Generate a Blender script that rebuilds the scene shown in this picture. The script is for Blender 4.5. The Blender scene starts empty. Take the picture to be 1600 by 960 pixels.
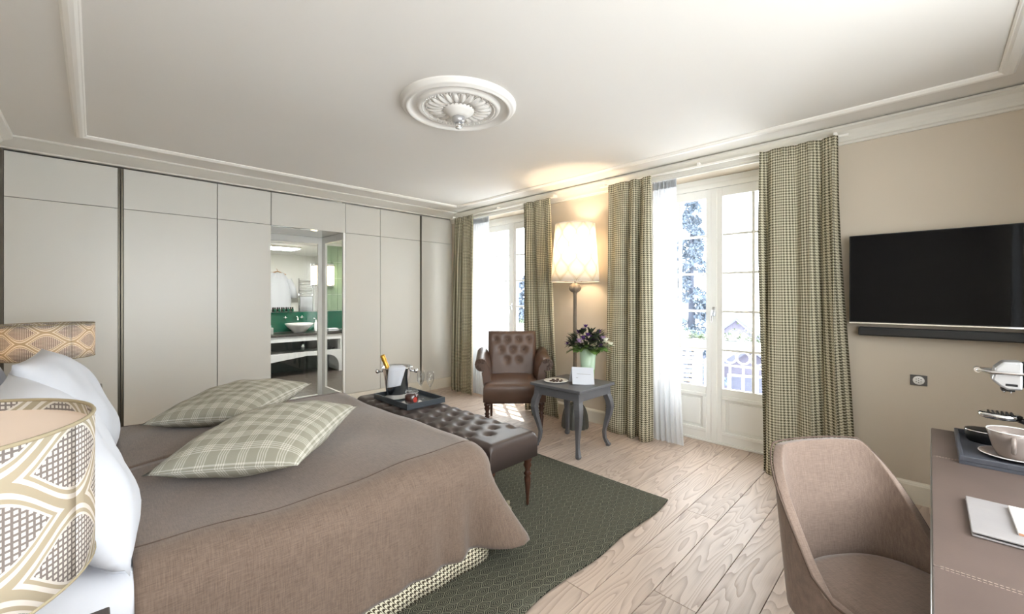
import bpy, bmesh, math, random
from mathutils import Vector, Matrix
random.seed(7)
R = math.radians
PI = math.pi
sc = bpy.context.scene
COL = sc.collection

# ------------------------------------------------------------------ camera, sky, sun, exposure
F_PX, CU, CV, CAM_H = 653.0, 800.0, 462.5, 1.44
cam_d = bpy.data.cameras.new('camera')
cam_d.sensor_fit = 'HORIZONTAL'
cam_d.sensor_width = 36.0
cam_d.lens = F_PX / 1600.0 * 36.0
cam_d.shift_y = -(480.0 - CV) / 1600.0
cam_d.clip_start = 0.05
cam_d.clip_end = 2000
cam = bpy.data.objects.new('camera', cam_d)
COL.objects.link(cam)
cam.location = (0, 0, CAM_H)
cam.rotation_euler = (R(90), 0, R(-45))
sc.camera = cam

world = bpy.data.worlds.new('sky')
sc.world = world
world.use_nodes = True
bg = world.node_tree.nodes['Background']
bg.inputs['Color'].default_value = (0.95, 0.97, 1.0, 1)
bg.inputs['Strength'].default_value = 5.2

def add_light(name, kind, loc, rot, energy, color=(1, 1, 1), **kw):
    l = bpy.data.lights.new(name, kind)
    l.energy = energy
    l.color = color
    for k, v in kw.items():
        setattr(l, k, v)
    o = bpy.data.objects.new(name, l)
    o.location = loc
    o.rotation_euler = rot
    COL.objects.link(o)
    return o

sun_dir = Vector((-0.60, -0.80, -1.70)).normalized()
sun = add_light('sun', 'SUN', (20, 25, 40), (0, 0, 0), 6.5, (1.0, 0.95, 0.87), angle=R(0.6))
sun.rotation_euler = sun_dir.to_track_quat('-Z', 'Y').to_euler()

def portal(name, loc, rot, sx, sy):
    o = add_light(name, 'AREA', loc, rot, 1.0, shape='RECTANGLE', size=sx, size_y=sy)
    o.data.cycles.is_portal = True
    return o
portal('window_portal', (4.42, 1.49, 1.3), (0, R(90), 0), 2.5, 1.42)
portal('window_portal', (4.42, 4.27, 1.3), (0, R(90), 0), 2.5, 1.42)
portal('window_portal', (0.22, -1.12, 1.45), (R(90), 0, 0), 1.3, 2.1)
portal('window_portal', (1.75, -1.12, 1.7), (R(90), 0, 0), 1.7, 1.6)

vs = sc.view_settings
vs.view_transform = 'Standard'
vs.look = 'None'
vs.exposure = 1.46
vs.gamma = 1.0
vs.use_curve_mapping = False
sc.display_settings.display_device = 'sRGB'
sc.cycles.use_denoising = True
sc.cycles.diffuse_bounces = 8
sc.cycles.max_bounces = 14
sc.cycles.transparent_max_bounces = 16
sc.cycles.sample_clamp_indirect = 12.0
sc.cycles.caustics_reflective = False
sc.cycles.caustics_refractive = False

# ------------------------------------------------------------------ object helpers
def tag(o, label=None, cat=None, group=None, kind=None):
    if label: o['label'] = label
    if cat: o['category'] = cat
    if group: o['group'] = group
    if kind: o['kind'] = kind
    return o

def thing(name, label, cat, loc=(0, 0, 0), rz=0.0, group=None, kind=None):
    o = bpy.data.objects.new(name, None)
    o.empty_display_size = 0.05
    o.location = loc
    o.rotation_euler = (0, 0, rz)
    COL.objects.link(o)
    return tag(o, label, cat, group, kind)

def copy_tree(o, parent=None):
    c = o.copy()
    COL.objects.link(c)
    c.parent = parent
    for ch in list(o.children):
        copy_tree(ch, c)
    return c

class MB:
    def __init__(s):
        s.v, s.f, s.uv, s.sm = [], [], [], []
    def vert(s, p, uv=(0, 0)):
        s.v.append(tuple(p)); s.uv.append(uv)
        return len(s.v) - 1
    def face(s, idx, smooth=False):
        s.f.append(tuple(idx)); s.sm.append(smooth)
    def box(s, x0, x1, y0, y1, z0, z1):
        if x0 > x1: x0, x1 = x1, x0
        if y0 > y1: y0, y1 = y1, y0
        if z0 > z1: z0, z1 = z1, z0
        b = len(s.v)
        for x in (x0, x1):
            for y in (y0, y1):
                for z in (z0, z1):
                    s.vert((x, y, z), (x + y, z))
        for q in ((0, 1, 3, 2), (4, 6, 7, 5), (0, 4, 5, 1), (2, 3, 7, 6), (0, 2, 6, 4), (1, 5, 7, 3)):
            s.face([b + i for i in q])
        return s
    def grid(s, fn, nu, nv, closed_u=False, smooth=True, flip=False):
        """fn(i/nu, j/nv) -> ((x,y,z),(u,v))"""
        b = len(s.v)
        cu = nu if closed_u else nu + 1
        for j in range(nv + 1):
            for i in range(cu):
                p, uv = fn(i / nu, j / nv)
                s.vert(p, uv)
        for j in range(nv):
            for i in range(nu):
                i2 = (i + 1) % cu if closed_u else i + 1
                q = [b + j * cu + i, b + j * cu + i2, b + (j + 1) * cu + i2, b + (j + 1) * cu + i]
                s.face(q[::-1] if flip else q, smooth)
        return s
    def lathe(s, prof, seg=24, cx=0, cy=0, smooth=True, squash=1.0, cap=True):
        """prof list of (r, z)"""
        b = len(s.v)
        n = len(prof)
        for j, (r, z) in enumerate(prof):
            for i in range(seg):
                a = 2 * PI * i / seg
                s.vert((cx + r * math.cos(a), cy + r * math.sin(a) * squash, z), (a * max(p[0] for p in prof), z))
        for j in range(n - 1):
            for i in range(seg):
                i2 = (i + 1) % seg
                s.face((b + j * seg + i, b + j * seg + i2, b + (j + 1) * seg + i2, b + (j + 1) * seg + i), smooth)
        if cap:
            if prof[0][0] > 1e-5:
                s.face([b + i for i in range(seg)][::-1])
            if prof[-1][0] > 1e-5:
                s.face([b + (n - 1) * seg + i for i in range(seg)])
        return s
    def tube(s, path, r, seg=8, closed=False, smooth=True, square=False):
        """path: list of points; r float or list"""
        pts = [Vector(p) for p in path]
        n = len(pts)
        rs = r if isinstance(r, (list, tuple)) else [r] * n
        b = len(s.v)
        up = Vector((0, 0, 1))
        prevx = None
        for i, p in enumerate(pts):
            if closed:
                t = pts[(i + 1) % n] - pts[i - 1]
            else:
                t = pts[min(i + 1, n - 1)] - pts[max(i - 1, 0)]
            t.normalize()
            if prevx is None:
                ref = up if abs(t.dot(up)) < 0.95 else Vector((1, 0, 0))
                x = ref.cross(t).normalized()
            else:
                x = (prevx - t * prevx.dot(t)).normalized()
            prevx = x
            y = t.cross(x)
            for k in range(seg):
                a = 2 * PI * (k + (0.5 if square else 0)) / seg
                s.vert(p + (x * math.cos(a) + y * math.sin(a)) * rs[i], (k / seg, i / n))
        m = n if closed else n - 1
        for i in range(m):
            for k in range(seg):
                k2 = (k + 1) % seg
                i2 = (i + 1) % n
                s.face((b + i * seg + k, b + i * seg + k2, b + i2 * seg + k2, b + i2 * seg + k), smooth and not square)
        if not closed:
            s.face([b + k for k in range(seg)][::-1])
            s.face([b + (n - 1) * seg + k for k in range(seg)])
        return s
    def prism(s, outline, a0, a1, axis='y', smooth=False):
        """outline 2-D points extruded along axis from a0 to a1.
        axis y: (x,z); axis x: (y,z); axis z: (x,y)"""
        def P(q, a):
            if axis == 'y': return (q[0], a, q[1])
            if axis == 'x': return (a, q[0], q[1])
            return (q[0], q[1], a)
        b = len(s.v); n = len(outline)
        for a in (a0, a1):
            for q in outline:
                s.vert(P(q, a), (a, q[0]))
        for i in range(n):
            j = (i + 1) % n
            s.face((b + i, b + j, b + n + j, b + n + i), smooth)
        s.face([b + i for i in range(n)][::-1])
        s.face([b + n + i for i in range(n)])
        return s
    def sphere(s, c, r, seg=12, rings=8, sx=1, sy=1, sz=1):
        b = len(s.v)
        for j in range(rings + 1):
            th = PI * j / rings
            for i in range(seg):
                a = 2 * PI * i / seg
                s.vert((c[0] + r * sx * math.sin(th) * math.cos(a), c[1] + r * sy * math.sin(th) * math.sin(a), c[2] + r * sz * math.cos(th)))
        for j in range(rings):
            for i in range(seg):
                i2 = (i + 1) % seg
                s.face((b + j * seg + i, b + (j + 1) * seg + i, b + (j + 1) * seg + i2, b + j * seg + i2), True)
        return s
    def pad(s, x0, x1, y0, y1, z0, z1, r, dim=None, n=6, step=0.02):
        """upholstered block: rounded top edge, dim(x,y)->depth of tufting"""
        def axis_pts(a, b):
            e = [r * (1 - math.cos(PI / 2 * k / 4)) for k in range(5)]
            m = max(2, int((b - a - 2 * r) / step))
            mid = [a + r + (b - a - 2 * r) * k / m for k in range(1, m)]
            return [a + q for q in e] + mid + [b - q for q in reversed(e)]
        xs, ys = axis_pts(x0, x1), axis_pts(y0, y1)
        def h(v, a, b):
            d = max(a + r - v, v - (b - r), 0)
            return r - math.sqrt(max(r * r - d * d, 0))
        b = len(s.v); nx, ny = len(xs), len(ys)
        for y in ys:
            for x in xs:
                z = z1 - min(h(x, x0, x1) + h(y, y0, y1), r * 1.3)
                if dim: z -= dim(x, y)
                s.vert((x, y, z), (x, y))
        for j in range(ny - 1):
            for i in range(nx - 1):
                s.face((b + j * nx + i, b + j * nx + i + 1, b + (j + 1) * nx + i + 1, b + (j + 1) * nx + i), True)
        loop = [(i, 0) for i in range(nx)] + [(nx - 1, j) for j in range(1, ny)] + [(i, ny - 1) for i in range(nx - 2, -1, -1)] + [(0, j) for j in range(ny - 2, 0, -1)]
        top = [b + j * nx + i for i, j in loop]
        bot = [s.vert((xs[i], ys[j], z0), (xs[i], ys[j])) for i, j in loop]
        m = len(top)
        for k in range(m):
            k2 = (k + 1) % m
            s.face((top[k2], top[k], bot[k], bot[k2]), True)
        s.face(bot[::-1])
        return s
    def xform(s, M, start=0):
        for i in range(start, len(s.v)):
            s.v[i] = tuple(M @ Vector(s.v[i]))
        return s
    def build(s, name, mat, parent=None, bevel=0.0, solid=0.0, subd=0, loc=None, weld=False, bseg=2):
        me = bpy.data.meshes.new(name)
        me.from_pydata(s.v, [], s.f)
        uvl = me.uv_layers.new(name='UVMap')
        for p in me.polygons:
            p.use_smooth = s.sm[p.index]
            for li in p.loop_indices:
                uvl.data[li].uv = s.uv[me.loops[li].vertex_index]
        me.materials.append(mat)
        o = bpy.data.objects.new(name, me)
        COL.objects.link(o)
        if parent: o.parent = parent
        if loc: o.location = loc
        if weld:
            m = o.modifiers.new('weld', 'WELD'); m.merge_threshold = 0.0004
        if bevel > 0:
            m = o.modifiers.new('bevel', 'BEVEL'); m.width = bevel; m.segments = bseg; m.limit_method = 'ANGLE'; m.angle_limit = R(40)
        if solid:
            m = o.modifiers.new('solid', 'SOLIDIFY'); m.thickness = solid; m.offset = 0
        if subd:
            m = o.modifiers.new('sub', 'SUBSURF'); m.levels = subd; m.render_levels = subd
        return o

def box(name, mat, parent, x0, x1, y0, y1, z0, z1, bevel=0.0, **kw):
    return MB().box(x0, x1, y0, y1, z0, z1).build(name, mat, parent, bevel=bevel, **kw)

# ------------------------------------------------------------------ materials
def lin(c):
    return tuple(((x / 255.0) / 12.92 if x / 255.0 <= 0.04045 else ((x / 255.0 + 0.055) / 1.055) ** 2.4) for x in c) + (1.0,)

class Nodes:
    def __init__(s, name):
        s.mat = bpy.data.materials.new(name)
        s.mat.use_nodes = True
        s.nt = s.mat.node_tree
        s.bsdf = s.nt.nodes['Principled BSDF']
        s.out = s.nt.nodes['Material Output']
    def new(s, t):
        return s.nt.nodes.new(t)
    def link(s, a, b):
        s.nt.links.new(a, b)
    def put(s, sock, v):
        if isinstance(v, (int, float)):
            sock.default_value = v
        elif isinstance(v, tuple):
            sock.default_value = v
        else:
            s.link(v, sock)
    def m(s, op, a, b=None, c=None):
        n = s.new('ShaderNodeMath'); n.operation = op
        s.put(n.inputs[0], a)
        if b is not None: s.put(n.inputs[1], b)
        if c is not None: s.put(n.inputs[2], c)
        return n.outputs[0]
    def mix(s, fac, a, b):
        n = s.new('ShaderNodeMix'); n.data_type = 'RGBA'
        s.put(n.inputs[0], fac); s.put(n.inputs[6], a); s.put(n.inputs[7], b)
        return n.outputs[2]
    def coord(s, which='Object'):
        n = s.new('ShaderNodeTexCoord')
        return n.outputs[which]
    def sep(s, v):
        n = s.new('ShaderNodeSeparateXYZ'); s.link(v, n.inputs[0])
        return n.outputs
    def comb(s, x, y, z=0.0):
        n = s.new('ShaderNodeCombineXYZ')
        s.put(n.inputs[0], x); s.put(n.inputs[1], y); s.put(n.inputs[2], z)
        return n.outputs[0]
    def noise(s, vec, scale, detail=3, rough=0.5, dist=0.0):
        n = s.new('ShaderNodeTexNoise')
        if vec is not None: s.link(vec, n.inputs['Vector'])
        n.inputs['Scale'].default_value = scale
        n.inputs['Detail'].default_value = detail
        n.inputs['Roughness'].default_value = rough
        n.inputs['Distortion'].default_value = dist
        return n.outputs['Fac']
    def ramp(s, v, a, b):
        n = s.new('ShaderNodeMapRange'); n.clamp = True
        s.put(n.inputs[0], v)
        n.inputs[1].default_value = a; n.inputs[2].default_value = b
        return n.outputs[0]
    def bump(s, h, strength=0.2, dist=0.01):
        n = s.new('ShaderNodeBump')
        n.inputs['Strength'].default_value = strength
        n.inputs['Distance'].default_value = dist
        s.link(h, n.inputs['Height'])
        s.link(n.outputs[0], s.bsdf.inputs['Normal'])
    def base(s, v): s.put(s.bsdf.inputs['Base Color'], v)
    def set(s, **kw):
        for k, v in kw.items():
            s.put(s.bsdf.inputs[k.replace('_', ' ')], v)
        return s

def plain(name, rgb, rough=0.6, metal=0.0, spec=0.5, var=0.04, scale=3.0, bump=0.0, bscale=200):
    n = Nodes(name)
    c = lin(rgb)
    co = n.coord()
    f = n.noise(co, scale, 3)
    d = tuple(max(0, x * (1 - var)) for x in c[:3]) + (1,)
    e = tuple(min(1, x * (1 + var)) for x in c[:3]) + (1,)
    n.base(n.mix(f, d, e))
    n.set(Roughness=rough, Metallic=metal)
    n.bsdf.inputs['Specular IOR Level'].default_value = spec
    if bump:
        n.bump(n.noise(co, bscale, 2), bump, 0.002)
    return n.mat

def translucent_mix(n, fac, color):
    """cloth: part of the light goes through"""
    t = n.new('ShaderNodeBsdfTranslucent')
    n.put(t.inputs['Color'], color)
    mx = n.new('ShaderNodeMixShader')
    mx.inputs[0].default_value = fac
    n.link(n.bsdf.outputs[0], mx.inputs[1])
    n.link(t.outputs[0], mx.inputs[2])
    n.link(mx.outputs[0], n.out.inputs['Surface'])

def houndstooth(n, uv, period):
    s = n.sep(uv)
    u = n.m('DIVIDE', s[0], period); v = n.m('DIVIDE', s[1], period)
    A = n.m('LESS_THAN', n.m('FRACT', u), 0.5)
    B = n.m('LESS_THAN', n.m('FRACT', v), 0.5)
    T = n.m('LESS_THAN', n.m('FRACT', n.m('MULTIPLY', n.m('ADD', u, v), 2.0)), 0.5)
    return n.m('ADD', n.m('MULTIPLY', T, A), n.m('MULTIPLY', n.m('SUBTRACT', 1.0, T), B))

def mat_houndstooth(name, period, light, dark, trans=0.0):
    n = Nodes(name)
    f = houndstooth(n, n.coord('UV'), period)
    col = n.mix(f, lin(light), lin(dark))
    n.base(col)
    n.set(Roughness=0.9)
    n.bsdf.inputs['Specular IOR Level'].default_value = 0.15
    if trans:
        translucent_mix(n, trans, col)
    return n.mat

def mat_glenplaid(name):
    n = Nodes(name)
    s = n.sep(n.coord('UV'))
    def axis(t):
        band = n.m('LESS_THAN', n.m('FRACT', n.m('DIVIDE', t, 0.085)), 0.5)
        fine = n.m('LESS_THAN', n.m('FRACT', n.m('DIVIDE', t, 0.0106)), 0.5)
        return band, fine
    bx, fx = axis(s[0]); by, fy = axis(s[1])
    tw = n.m('LESS_THAN', n.m('FRACT', n.m('DIVIDE', n.m('ADD', s[0], s[1]), 0.0053)), 0.5)
    a = n.m('MULTIPLY', bx, fx); b = n.m('MULTIPLY', by, fy)
    l = n.m('MINIMUM', n.m('ADD', n.m('MULTIPLY', a, 0.45), n.m('MULTIPLY', b, 0.45)), 1.0)
    l = n.m('ADD', l, n.m('MULTIPLY', tw, 0.12))
    n.base(n.mix(n.m('MINIMUM', l, 1.0), lin((146, 143, 128)), lin((212, 208, 197))))
    n.set(Roughness=0.9)
    n.bsdf.inputs['Specular IOR Level'].default_value = 0.15
    return n.mat

def mat_linen(name, a, b, scale=1.0, rough=0.85):
    n = Nodes(name)
    co = n.coord()
    s = n.sep(co)
    big = n.noise(co, 2.2, 3)
    wx = n.noise(n.comb(n.m('MULTIPLY', s[0], 420 * scale), n.m('MULTIPLY', s[1], 25 * scale), n.m('MULTIPLY', s[2], 25 * scale)), 1.0, 2)
    wy = n.noise(n.comb(n.m('MULTIPLY', s[0], 25 * scale), n.m('MULTIPLY', s[1], 420 * scale), n.m('MULTIPLY', s[2], 420 * scale)), 1.0, 2)
    w = n.m('MULTIPLY', n.m('ADD', wx, wy), 0.5)
    f = n.m('ADD', n.m('MULTIPLY', n.ramp(w, 0.3, 0.7), 0.75), n.m('MULTIPLY', big, 0.25))
    n.base(n.mix(f, lin(a), lin(b)))
    n.set(Roughness=rough)
    n.bsdf.inputs['Specular IOR Level'].default_value = 0.2
    n.bsdf.inputs['Sheen Weight'].default_value = 0.25
    n.bump(w, 0.25, 0.002)
    return n.mat

def mat_leather(name, rgb, rough=0.4, scale=260):
    n = Nodes(name)
    co = n.coord()
    c = lin(rgb)
    f = n.noise(co, 5, 4)
    n.base(n.mix(f, tuple(x * 0.8 for x in c[:3]) + (1,), tuple(min(1, x * 1.2) for x in c[:3]) + (1,)))
    n.set(Roughness=rough)
    v = n.new('ShaderNodeTexVoronoi'); n.link(co, v.inputs['Vector']); v.inputs['Scale'].default_value = scale
    n.bump(v.outputs['Distance'], 0.12, 0.001)
    return n.mat

def mat_glass(name, tint=(0.97, 0.985, 0.98), refl=0.06, rough=0.0):
    """thin clear glass: mostly transparent with a faint mirror reflection"""
    n = Nodes(name)
    n.nt.nodes.remove(n.bsdf)
    t = n.new('ShaderNodeBsdfTransparent'); t.inputs[0].default_value = tint + (1,)
    g = n.new('ShaderNodeBsdfGlossy'); g.inputs['Roughness'].default_value = rough
    lw = n.new('ShaderNodeLayerWeight'); lw.inputs[0].default_value = 0.25
    f = n.m('ADD', n.m('MULTIPLY', lw.outputs['Facing'], refl * 4), refl * 0.5)
    mx = n.new('ShaderNodeMixShader')
    n.link(f, mx.inputs[0]); n.link(t.outputs[0], mx.inputs[1]); n.link(g.outputs[0], mx.inputs[2])
    n.link(mx.outputs[0], n.out.inputs['Surface'])
    return n.mat

def mat_wood_plank(name, light, dark, line=0.55):
    n = Nodes(name)
    info = n.new('ShaderNodeObjectInfo')
    rnd = info.outputs['Random']
    s = n.sep(n.coord())
    off = n.m('MULTIPLY', rnd, 37.0)
    vec = n.comb(n.m('ADD', n.m('MULTIPLY', s[0], 0.9), off), n.m('ADD', n.m('MULTIPLY', s[1], 6.5), off), off)
    field = n.noise(vec, 1.0, 2, 0.4, 0.25)
    rings = n.m('FRACT', n.m('MULTIPLY', field, 17.0))
    ring = n.m('POWER', rings, 2.2)
    fib = n.noise(n.comb(n.m('MULTIPLY', s[0], 6.0), n.m('MULTIPLY', s[1], 260.0), off), 1.0, 3)
    f = n.m('ADD', n.m('MULTIPLY', ring, line), n.m('MULTIPLY', fib, 0.35))
    c = n.mix(f, lin(light), lin(dark))
    tone = n.m('ADD', 0.93, n.m('MULTIPLY', rnd, 0.12))
    hs = n.new('ShaderNodeHueSaturation')
    n.link(c, hs.inputs['Color']); n.link(tone, hs.inputs['Value'])
    n.base(hs.outputs[0])
    n.set(Roughness=n.m('ADD', 0.36, n.m('MULTIPLY', f, 0.2)))
    n.bump(f, 0.12, 0.002)
    return n.mat

def mat_ogee(name, a, b, ground, line, hatch, hatch_p=0.008, trans=0.35, vshift=0.0, swap=False, bands=(0.10, 0.21, 0.30, 0.36)):
    """printed ogee lattice on lamp-shade cloth: pointed cells of half size a x b"""
    n = Nodes(name)
    s = n.sep(n.coord('UV'))
    u, v = (s[1], s[0]) if swap else (s[0], s[1])
    X = n.m('DIVIDE', u, a)
    Y = n.m('DIVIDE', n.m('SUBTRACT', v, vshift), b)
    c_ = n.m('COSINE', n.m('MULTIPLY', X, PI / 2))
    C = n.m('MULTIPLY', c_, c_)
    Yt = n.m('PINGPONG', Y, 1.0)
    f = n.m('ABSOLUTE', n.m('SUBTRACT', C, Yt))
    def inr(p, q):
        return n.m('MULTIPLY', n.m('GREATER_THAN', f, p), n.m('LESS_THAN', f, q))
    hx = n.m('LESS_THAN', n.m('FRACT', n.m('DIVIDE', s[0], hatch_p)), 0.62)
    hy = n.m('LESS_THAN', n.m('FRACT', n.m('DIVIDE', s[1], hatch_p)), 0.62)
    inside = n.m('GREATER_THAN', f, bands[3])
    hh = n.m('MULTIPLY', n.m('MULTIPLY', hx, hy), inside)
    c = n.mix(inr(bands[0], bands[1]), lin(ground), lin(line))
    c = n.mix(inr(bands[2], bands[3]), c, lin(line))
    c = n.mix(inside, c, lin(hatch))
    c = n.mix(hh, c, lin(line))
    n.base(c)
    n.set(Roughness=0.85)
    n.bsdf.inputs['Specular IOR Level'].default_value = 0.15
    translucent_mix(n, trans, c)
    return n.mat

def mat_rug(name):
    n = Nodes(name)
    s = n.sep(n.coord())
    L, W = 0.115, 0.050
    U = n.m('DIVIDE', s[0], L); V = n.m('DIVIDE', s[1], W)
    def cell(du, dv):
        a = n.m('ABSOLUTE', n.m('SUBTRACT', n.m('FRACT', n.m('ADD', U, du)), 0.5))
        b = n.m('ABSOLUTE', n.m('SUBTRACT', n.m('FRACT', n.m('ADD', V, dv)), 0.5))
        return n.m('MAXIMUM', n.m('MULTIPLY', b, 1.0), n.m('ADD', n.m('MULTIPLY', a, 1.25), n.m('MULTIPLY', b, 0.62)))
    d = n.m('MINIMUM', cell(0.0, 0.0), cell(0.5, 0.5))
    rings = n.m('LESS_THAN', n.m('FRACT', n.m('MULTIPLY', d, 7.0)), 0.36)
    nz = n.noise(n.coord(), 120, 2)
    f = n.m('MULTIPLY', rings, n.m('ADD', 0.55, n.m('MULTIPLY', nz, 0.8)))
    n.base(n.mix(f, lin((48, 49, 44)), lin((124, 122, 106))))
    n.set(Roughness=0.95)
    n.bsdf.inputs['Specular IOR Level'].default_value = 0.1
    n.bump(f, 0.4, 0.004)
    return n.mat

def emit(name, rgb, strength):
    n = Nodes(name)
    n.base(lin(rgb))
    n.bsdf.inputs['Emission Color'].default_value = lin(rgb)
    n.bsdf.inputs['Emission Strength'].default_value = strength
    return n.mat

M = {}
M['ceiling'] = plain('ceiling_paint', (224, 221, 216), 0.8, var=0.015, scale=1.2)
M['trim'] = plain('trim_paint', (240, 237, 231), 0.5, var=0.01)
M['cornice'] = plain('cornice_paint', (218, 215, 207), 0.55, var=0.015)
M['wall'] = plain('wall_paint', (204, 193, 177), 0.85, var=0.02, scale=1.5)
M['panel'] = plain('lacquer_panel', (206, 204, 197), 0.32, var=0.012, scale=0.8)
M['carcass'] = plain('carcass_dark', (92, 86, 76), 0.6)
M['profile'] = plain('bronze_profile', (104, 98, 86), 0.35, metal=0.7)
M['base'] = plain('baseboard_paint', (226, 220, 206), 0.45, var=0.015)
M['door'] = plain('door_paint', (238, 238, 234), 0.35, var=0.01)
M['glass'] = mat_glass('window_glass')
M['clear'] = mat_glass('drinking_glass', (0.985, 0.99, 0.99), 0.10)
M['metal'] = plain('brushed_metal', (190, 190, 190), 0.28, metal=1.0, var=0.03)
M['chrome'] = plain('chrome', (225, 226, 228), 0.06, metal=1.0, var=0.0)
M['black'] = plain('black_plastic', (22, 22, 24), 0.4)
M['plank'] = mat_wood_plank('pale_plank', (204, 186, 172), (146, 126, 113))
M['subfloor'] = plain('subfloor', (96, 80, 64), 0.9)
M['rug'] = mat_rug('rug_weave')
M['curtain'] = mat_houndstooth('houndstooth_curtain', 0.0215, (222, 216, 191), (92, 87, 68), 0.14)
M['valance'] = mat_houndstooth('houndstooth_valance', 0.022, (226, 219, 196), (72, 62, 48))
M['cover'] = mat_linen('brown_linen', (86, 71, 61), (131, 113, 100))
M['chairlinen'] = mat_linen('taupe_linen', (100, 84, 75), (144, 125, 113), 1.3)
M['plaid'] = mat_glenplaid('glen_plaid')
M['white'] = plain('white_cotton', (208, 211, 219), 0.85, var=0.01)
M['leather'] = mat_leather('brown_leather', (70, 59, 55), 0.42)
M['armleather'] = mat_leather('warm_brown_leather', (94, 72, 60), 0.40)
M['deskleather'] = mat_leather('taupe_leather', (98, 84, 78), 0.42, 320)
M['darkwood'] = plain('turned_wood', (66, 40, 28), 0.35, var=0.2, scale=20)
M['tablegrey'] = plain('grey_paint', (92, 92, 95), 0.45, var=0.06, scale=12)
M['shade'] = mat_ogee('ogee_shade', 0.1197, 0.070, (180, 168, 146), (224, 218, 210), (136, 127, 122), hatch_p=0.0085, vshift=0.048)
M['shade_floor'] = mat_ogee('pale_ogee_shade', 0.13, 0.0845, (214, 202, 178), (248, 245, 238), (240, 236, 228), hatch_p=0.012, trans=0.45, swap=True, bands=(0.06, 0.16, 0.22, 0.26))
M['shade_in'] = plain('shade_lining', (226, 208, 194), 0.8)
M['diffuser'] = plain('shade_diffuser', (228, 208, 192), 0.7)
# ------------------------------------------------------------------ the room
XB, YA, XC, YD = 4.03, 5.38, -0.56, -0.82
ZC = 2.72
OPEN = [('door_1', 0.76, 2.22), ('door_2', 3.54, 5.00)]     # french doors in the window wall
HEAD = 2.60
XG = 4.30                                                    # plane of the door leaves

floor = box('floor', M['subfloor'], None, XC - 0.2, XB + 0.33, YD - 0.3, YA + 0.09, -0.12, -0.021)
tag(floor, 'pale washed wooden plank floor of the bedroom', 'floor', kind='structure')
row0, roww = 0.955, 0.205
fixed = {0: 2.637, -1: 1.935, 1: 1.687}
rnd = random.Random(3)
for k in range(-9, 22):
    ya = row0 + roww * k
    yb = ya + roww
    cuts = [XC]
    x = fixed.get(k, rnd.uniform(0.4, 2.3))
    while x - 2.05 > XC + 0.5: x -= 2.05
    while x < XB + 0.25:
        cuts.append(x); x += rnd.uniform(1.75, 2.25)
    cuts.append(XB + 0.31)
    for a, b in zip(cuts[:-1], cuts[1:]):
        if b - a < 0.05: continue
        g = 0.0016
        cx, cy = (a + b) / 2, (ya + yb) / 2
        hx, hy = (b - a) / 2 - g, roww / 2 - g
        box('plank', M['plank'], floor, -hx, hx, -hy, hy, -0.02, 0.0, bevel=0.0012, loc=(cx, cy, rnd.uniform(-0.0006, 0)))

ceil = box('ceiling', M['ceiling'], None, XC - 0.2, XB + 0.33, YD - 0.3, YA + 0.73, ZC, ZC + 0.15)
tag(ceil, 'smooth off white ceiling above the bed', 'ceiling', kind='structure')

w = MB()
y = YD - 0.3
for nm, a, b in OPEN:
    w.box(XB, XB + 0.33, y, a, 0, ZC)
    w.box(XB, XB + 0.33, a, b, HEAD, ZC)
    y = b
w.box(XB, XB + 0.33, y, YA + 0.1, 0, ZC)
tag(w.build('wall_window', M['wall'], None), 'beige painted wall with the two french doors', 'wall', kind='structure')
w = MB().box(XC - 0.2, XC, YD - 0.3, YA + 0.7, 0, ZC)
tag(w.build('wall_headboard', M['wall'], None), 'beige wall behind the headboard', 'wall', kind='structure')
w = MB().box(XC, -0.43, YD - 0.2, YD, 0, ZC).box(0.87, 0.95, YD - 0.2, YD, 0, ZC).box(-0.43, 0.87, YD - 0.2, YD, 2.5, ZC).box(-0.43, 0.87, YD - 0.2, YD, 0, 0.4).box(0.95, 2.55, YD - 0.2, YD, 0, 0.95).box(0.95, 2.55, YD - 0.2, YD, 2.5, ZC).box(2.55, XB, YD - 0.2, YD, 0, ZC)
tag(w.build('wall_desk', M['wall'], None), 'beige wall behind the desk with a tall window', 'wall', kind='structure')

# ceiling moulding frame
def half_round(wd, h, n=6):
    return [(wd / 2 * math.cos(PI * k / n), -h * math.sin(PI * k / n)) for k in range(n + 1)]
fx0, fx1, fy0, fy1 = -0.075, 3.67, -0.31, 4.78
prof = [(-0.035, 0.001), (-0.035, -0.008), (-0.024, -0.018), (-0.006, -0.022), (0.012, -0.02), (0.024, -0.012), (0.028, -0.012), (0.035, -0.007), (0.035, 0.001)]
m = MB()
n = len(prof)
corners = [(fx0, fy0, -1, -1), (fx1, fy0, 1, -1), (fx1, fy1, 1, 1), (fx0, fy1, -1, 1)]
for (x, y, sx, sy) in corners:
    for d, z in prof:
        m.vert((x + sx * -d, y + sy * -d, ZC + z))
for c in range(4):
    for i in range(n - 1):
        a, b = c * n, ((c + 1) % 4) * n
        m.face((a + i, a + i + 1, b + i + 1, b + i), False)
tag(m.build('trim_1', M['trim'], None), 'white moulding frame on the ceiling', 'moulding', kind='structure')

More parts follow.
